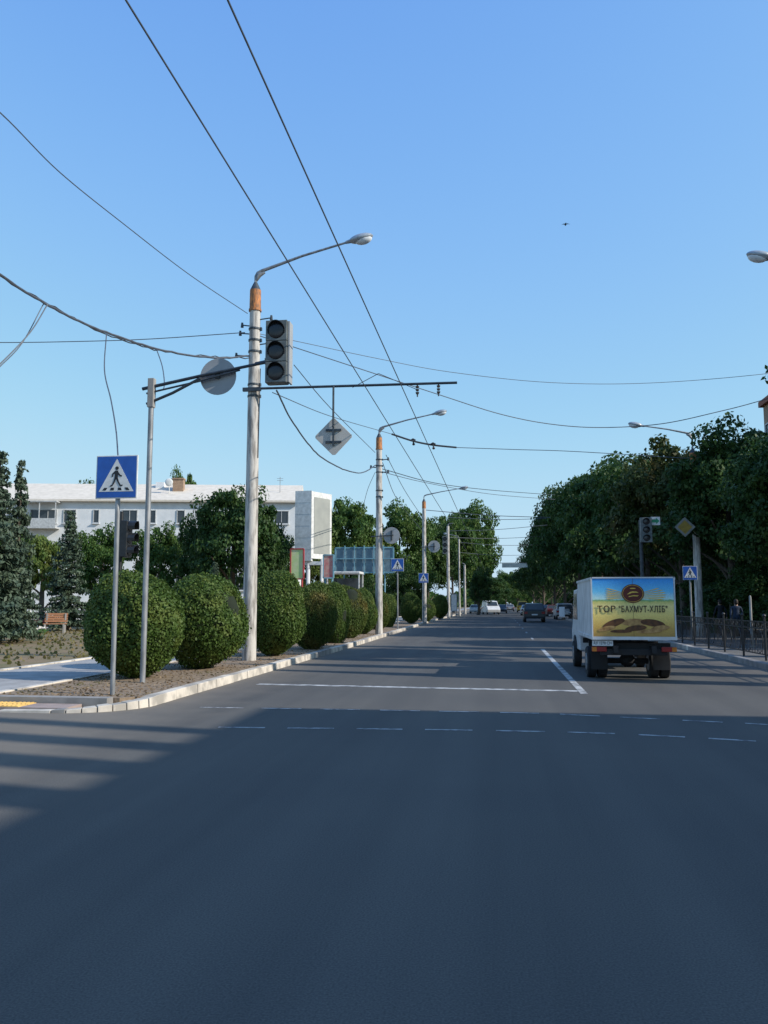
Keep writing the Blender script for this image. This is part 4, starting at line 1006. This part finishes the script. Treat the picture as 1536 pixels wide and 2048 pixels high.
# ------------------------------------------------------------------ cars
def car(kind,px,Y,label,color,away=True,X=None,rz=None):
    x=X if X is not None else at(px,1207,Y).x
    t=thing({'van':'parked_van'}.get(kind,'parked_car'),label,'van' if kind=='van' else 'car',(x,Y,0),(0 if away else math.pi)+(rz or 0),'vehicles further along the street')
    if kind=='van': Lc,W,H=4.8,1.9,2.05; lower=[(0,.3),(4.7,.3),(4.8,.7),(4.5,1.05),(3.9,1.15),(.02,1.15)]; up=[(.02,1.15),(3.9,1.15),(3.3,1.95),(.35,2.05),(.08,1.95)]
    elif kind=='suv': Lc,W,H=4.4,1.8,1.62; lower=[(0,.35),(4.3,.35),(4.4,.7),(4.2,.95),(3.3,1.05),(.02,1.02)]; up=[(.06,1.02),(3.3,1.05),(2.6,1.56),(.9,1.63),(.3,1.56)]
    else: Lc,W,H=4.3,1.72,1.43; lower=[(0,.28),(4.25,.28),(4.3,.6),(4.05,.82),(3.1,.93),(.7,.95),(.03,.9)]; up=[(.5,.94),(3.1,.93),(2.4,1.40),(1.3,1.43)]
    mb=MB(); mb.prism(lower,'x',-W/2,W/2); body=mb.build('body',color,t,bevel=.06)
    mb=MB(); b=len(mb.v); n=len(up)
    zb=up[0][1]; zt=max(p[1] for p in up)
    def wx(z): return W/2-.04-.16*(z-zb)/(zt-zb)
    for s in (-1,1):
        for (yy,zz) in up: mb.v.append((s*wx(zz),yy,zz))
    mb.f.append(list(range(n))); mb.f.append([n+i for i in range(n)][::-1]); mb.m+=[0,0]
    for i in range(n): j=(i+1)%n; mb.f.append([i,n+i,n+j,j]); mb.m.append(0)
    cb=mb.build('cabin',color,t,bevel=.03)
    rr0,rr1=(up[0],up[-1]); ff0,ff1=up[1],up[2]
    def slab_win(p,q,name,sgn):
        mb=MB(); a,b_=.12,.88
        P=[(p[0]+(q[0]-p[0])*u,p[1]+(q[1]-p[1])*u) for u in (a,b_)]
        v=[]
        for (yy,zz) in P:
            w_=wx(zz)-.09; v.append((-w_,yy+sgn*.012,zz)); v.append((w_,yy+sgn*.012,zz))
        b0=len(mb.v); mb.v+=v; mb.f.append([b0,b0+1,b0+3,b0+2]); mb.m.append(0); mb.build(name,M['glass'],cb)
    slab_win(rr0,rr1,'rear_window',-1); slab_win(ff0,ff1,'windscreen',1)
    for s in (-1,1):
        mb=MB(); y0=max(up[0][0],up[-1][0])+.2; y1=ff1[0]; zlo,zhi=zb+.06,zt-.1
        v=[(s*(wx(zlo)+.006),y0,zlo),(s*(wx(zlo)+.006),y1+.45,zlo),(s*(wx(zhi)+.006),y1,zhi),(s*(wx(zhi)+.006),y0+.15,zhi)]
        mb.v+=v; mb.f.append([0,1,2,3]); mb.m.append(0); mb.build('side_window',M['glass'],cb)
        mb=MB(); mb.box((s*(W/2-.18),-.012,zb-.2),(.26,.05,.18)); mb.build('tail_light',M['tail'],t)
        mb=MB(); mb.box((s*(W/2-.22),Lc-.12,.68),(.32,.06,.15)); mb.build('headlight',M['lampglass'],t)
        for yy in (.75,Lc-.85): wheel(t,s*(W/2-.1),yy,.31,.2)
        mb=MB(); mb.box((s*(W/2+.07),ff0[0]-.5,zb+.05),(.14,.1,.12)); mb.build('mirror',color,t)
    mb=MB(); mb.box((0,-.04,.42),(W*.96,.1,.16)); mb.build('rear_bumper',M['chassis'],t,bevel=.02)
    mb=MB(); mb.box((0,-.035,.66),(.5,.02,.11)); mb.build('number_plate',M['plate'],t)
    return t
car('suv',1069,72,'dark car driving away in the middle of the street',carpaint('paint_dark',(.02,.028,.035)))
car('suv',1130,84,'silver grey car parked at the right kerb',carpaint('paint_silver',(.38,.39,.40)))
car('van',975,128,'white van coming along the far left lane',carpaint('paint_white',(.75,.75,.74)),False,rz=R(12))
car('sedan',951,140,'small pale car left of the white van',carpaint('paint_pale',(.5,.52,.54)),False)
car('sedan',1003,142,'dark car right of the white van',carpaint('paint_ink',(.03,.035,.045)),False)
car('sedan',1020,170,'tiny grey car at the end of the road',carpaint('paint_grey',(.25,.26,.28)))
car('van',1045,150,'yellow van far ahead in the right lane',carpaint('paint_yellow',(.6,.38,.04)))
car('sedan',1055,112,'white car just ahead of the dark car',carpaint('paint_white2',(.65,.66,.66)))
car('sedan',1092,118,'dark blue car parked under the far right trees',carpaint('paint_blue',(.03,.05,.10)))
car('sedan',1108,104,'maroon car parked behind the silver grey car',carpaint('paint_maroon',(.14,.03,.03)))
# ------------------------------------------------------------------ camera / light
cam=bpy.data.cameras.new('camera'); co=bpy.data.objects.new('camera',cam); C.objects.link(co)
co.location=CAM; co.rotation_euler=(math.pi/2+PIT,0,YAW)
cam.sensor_fit='VERTICAL'; cam.sensor_height=36; cam.sensor_width=27; cam.lens=FP/2048*36; cam.clip_end=4000; cam.clip_start=.05
bpy.context.scene.camera=co
EL=R(32)
d=Vector((-math.cos(EL)*math.cos(R(11)),math.cos(EL)*math.sin(R(11)),-math.sin(EL)))
sl=bpy.data.lights.new('sun','SUN'); sl.energy=5.0; sl.angle=R(.5); sl.color=(1,.94,.84)
so=bpy.data.objects.new('sun',sl); C.objects.link(so); so.rotation_euler=d.to_track_quat('-Z','Y').to_euler(); so.location=(20,-10,30)
w=bpy.data.worlds.new('World'); bpy.context.scene.world=w; w.use_nodes=True; nt=w.node_tree
sk=nt.nodes.new('ShaderNodeTexSky'); sk.sky_type='NISHITA'; sk.sun_disc=False; sk.sun_elevation=EL; sk.sun_rotation=R(90)+R(11)
sk.air_density=1.0; sk.dust_density=.6; sk.ozone_density=2.0
S0=.12
a1=nt.nodes.new('ShaderNodeVectorMath'); a1.operation='SCALE'; a1.inputs['Scale'].default_value=S0
nt.links.new(sk.outputs[0],a1.inputs[0])
cv=nt.nodes.new('ShaderNodeRGBCurve'); mp=cv.mapping; mp.extend='HORIZONTAL'
for ci,pts in ((0,[(.052,.055),(.07,.115),(.195,.31),(.5,.54),(1,.56)]),(1,[(.082,.14),(.109,.26),(.275,.55),(.57,.74),(1,.74)]),(2,[(.155,.42),(.205,.74),(.37,.89),(.54,.90),(1,.90)])):
    c=mp.curves[ci]; c.points[0].location=(0,0); c.points[-1].location=pts[-1]
    for q in pts[:-1]: c.points.new(*q)
mp.update()
nt.links.new(a1.outputs[0],cv.inputs['Color'])
a2=nt.nodes.new('ShaderNodeVectorMath'); a2.operation='SCALE'; a2.inputs['Scale'].default_value=1/S0
nt.links.new(cv.outputs[0],a2.inputs[0])
bg=nt.nodes['Background']; bg.inputs['Strength'].default_value=S0; nt.links.new(a2.outputs[0],bg.inputs[0])
sc=bpy.context.scene; sc.view_settings.view_transform='Standard'; sc.view_settings.look='None'; sc.view_settings.exposure=0
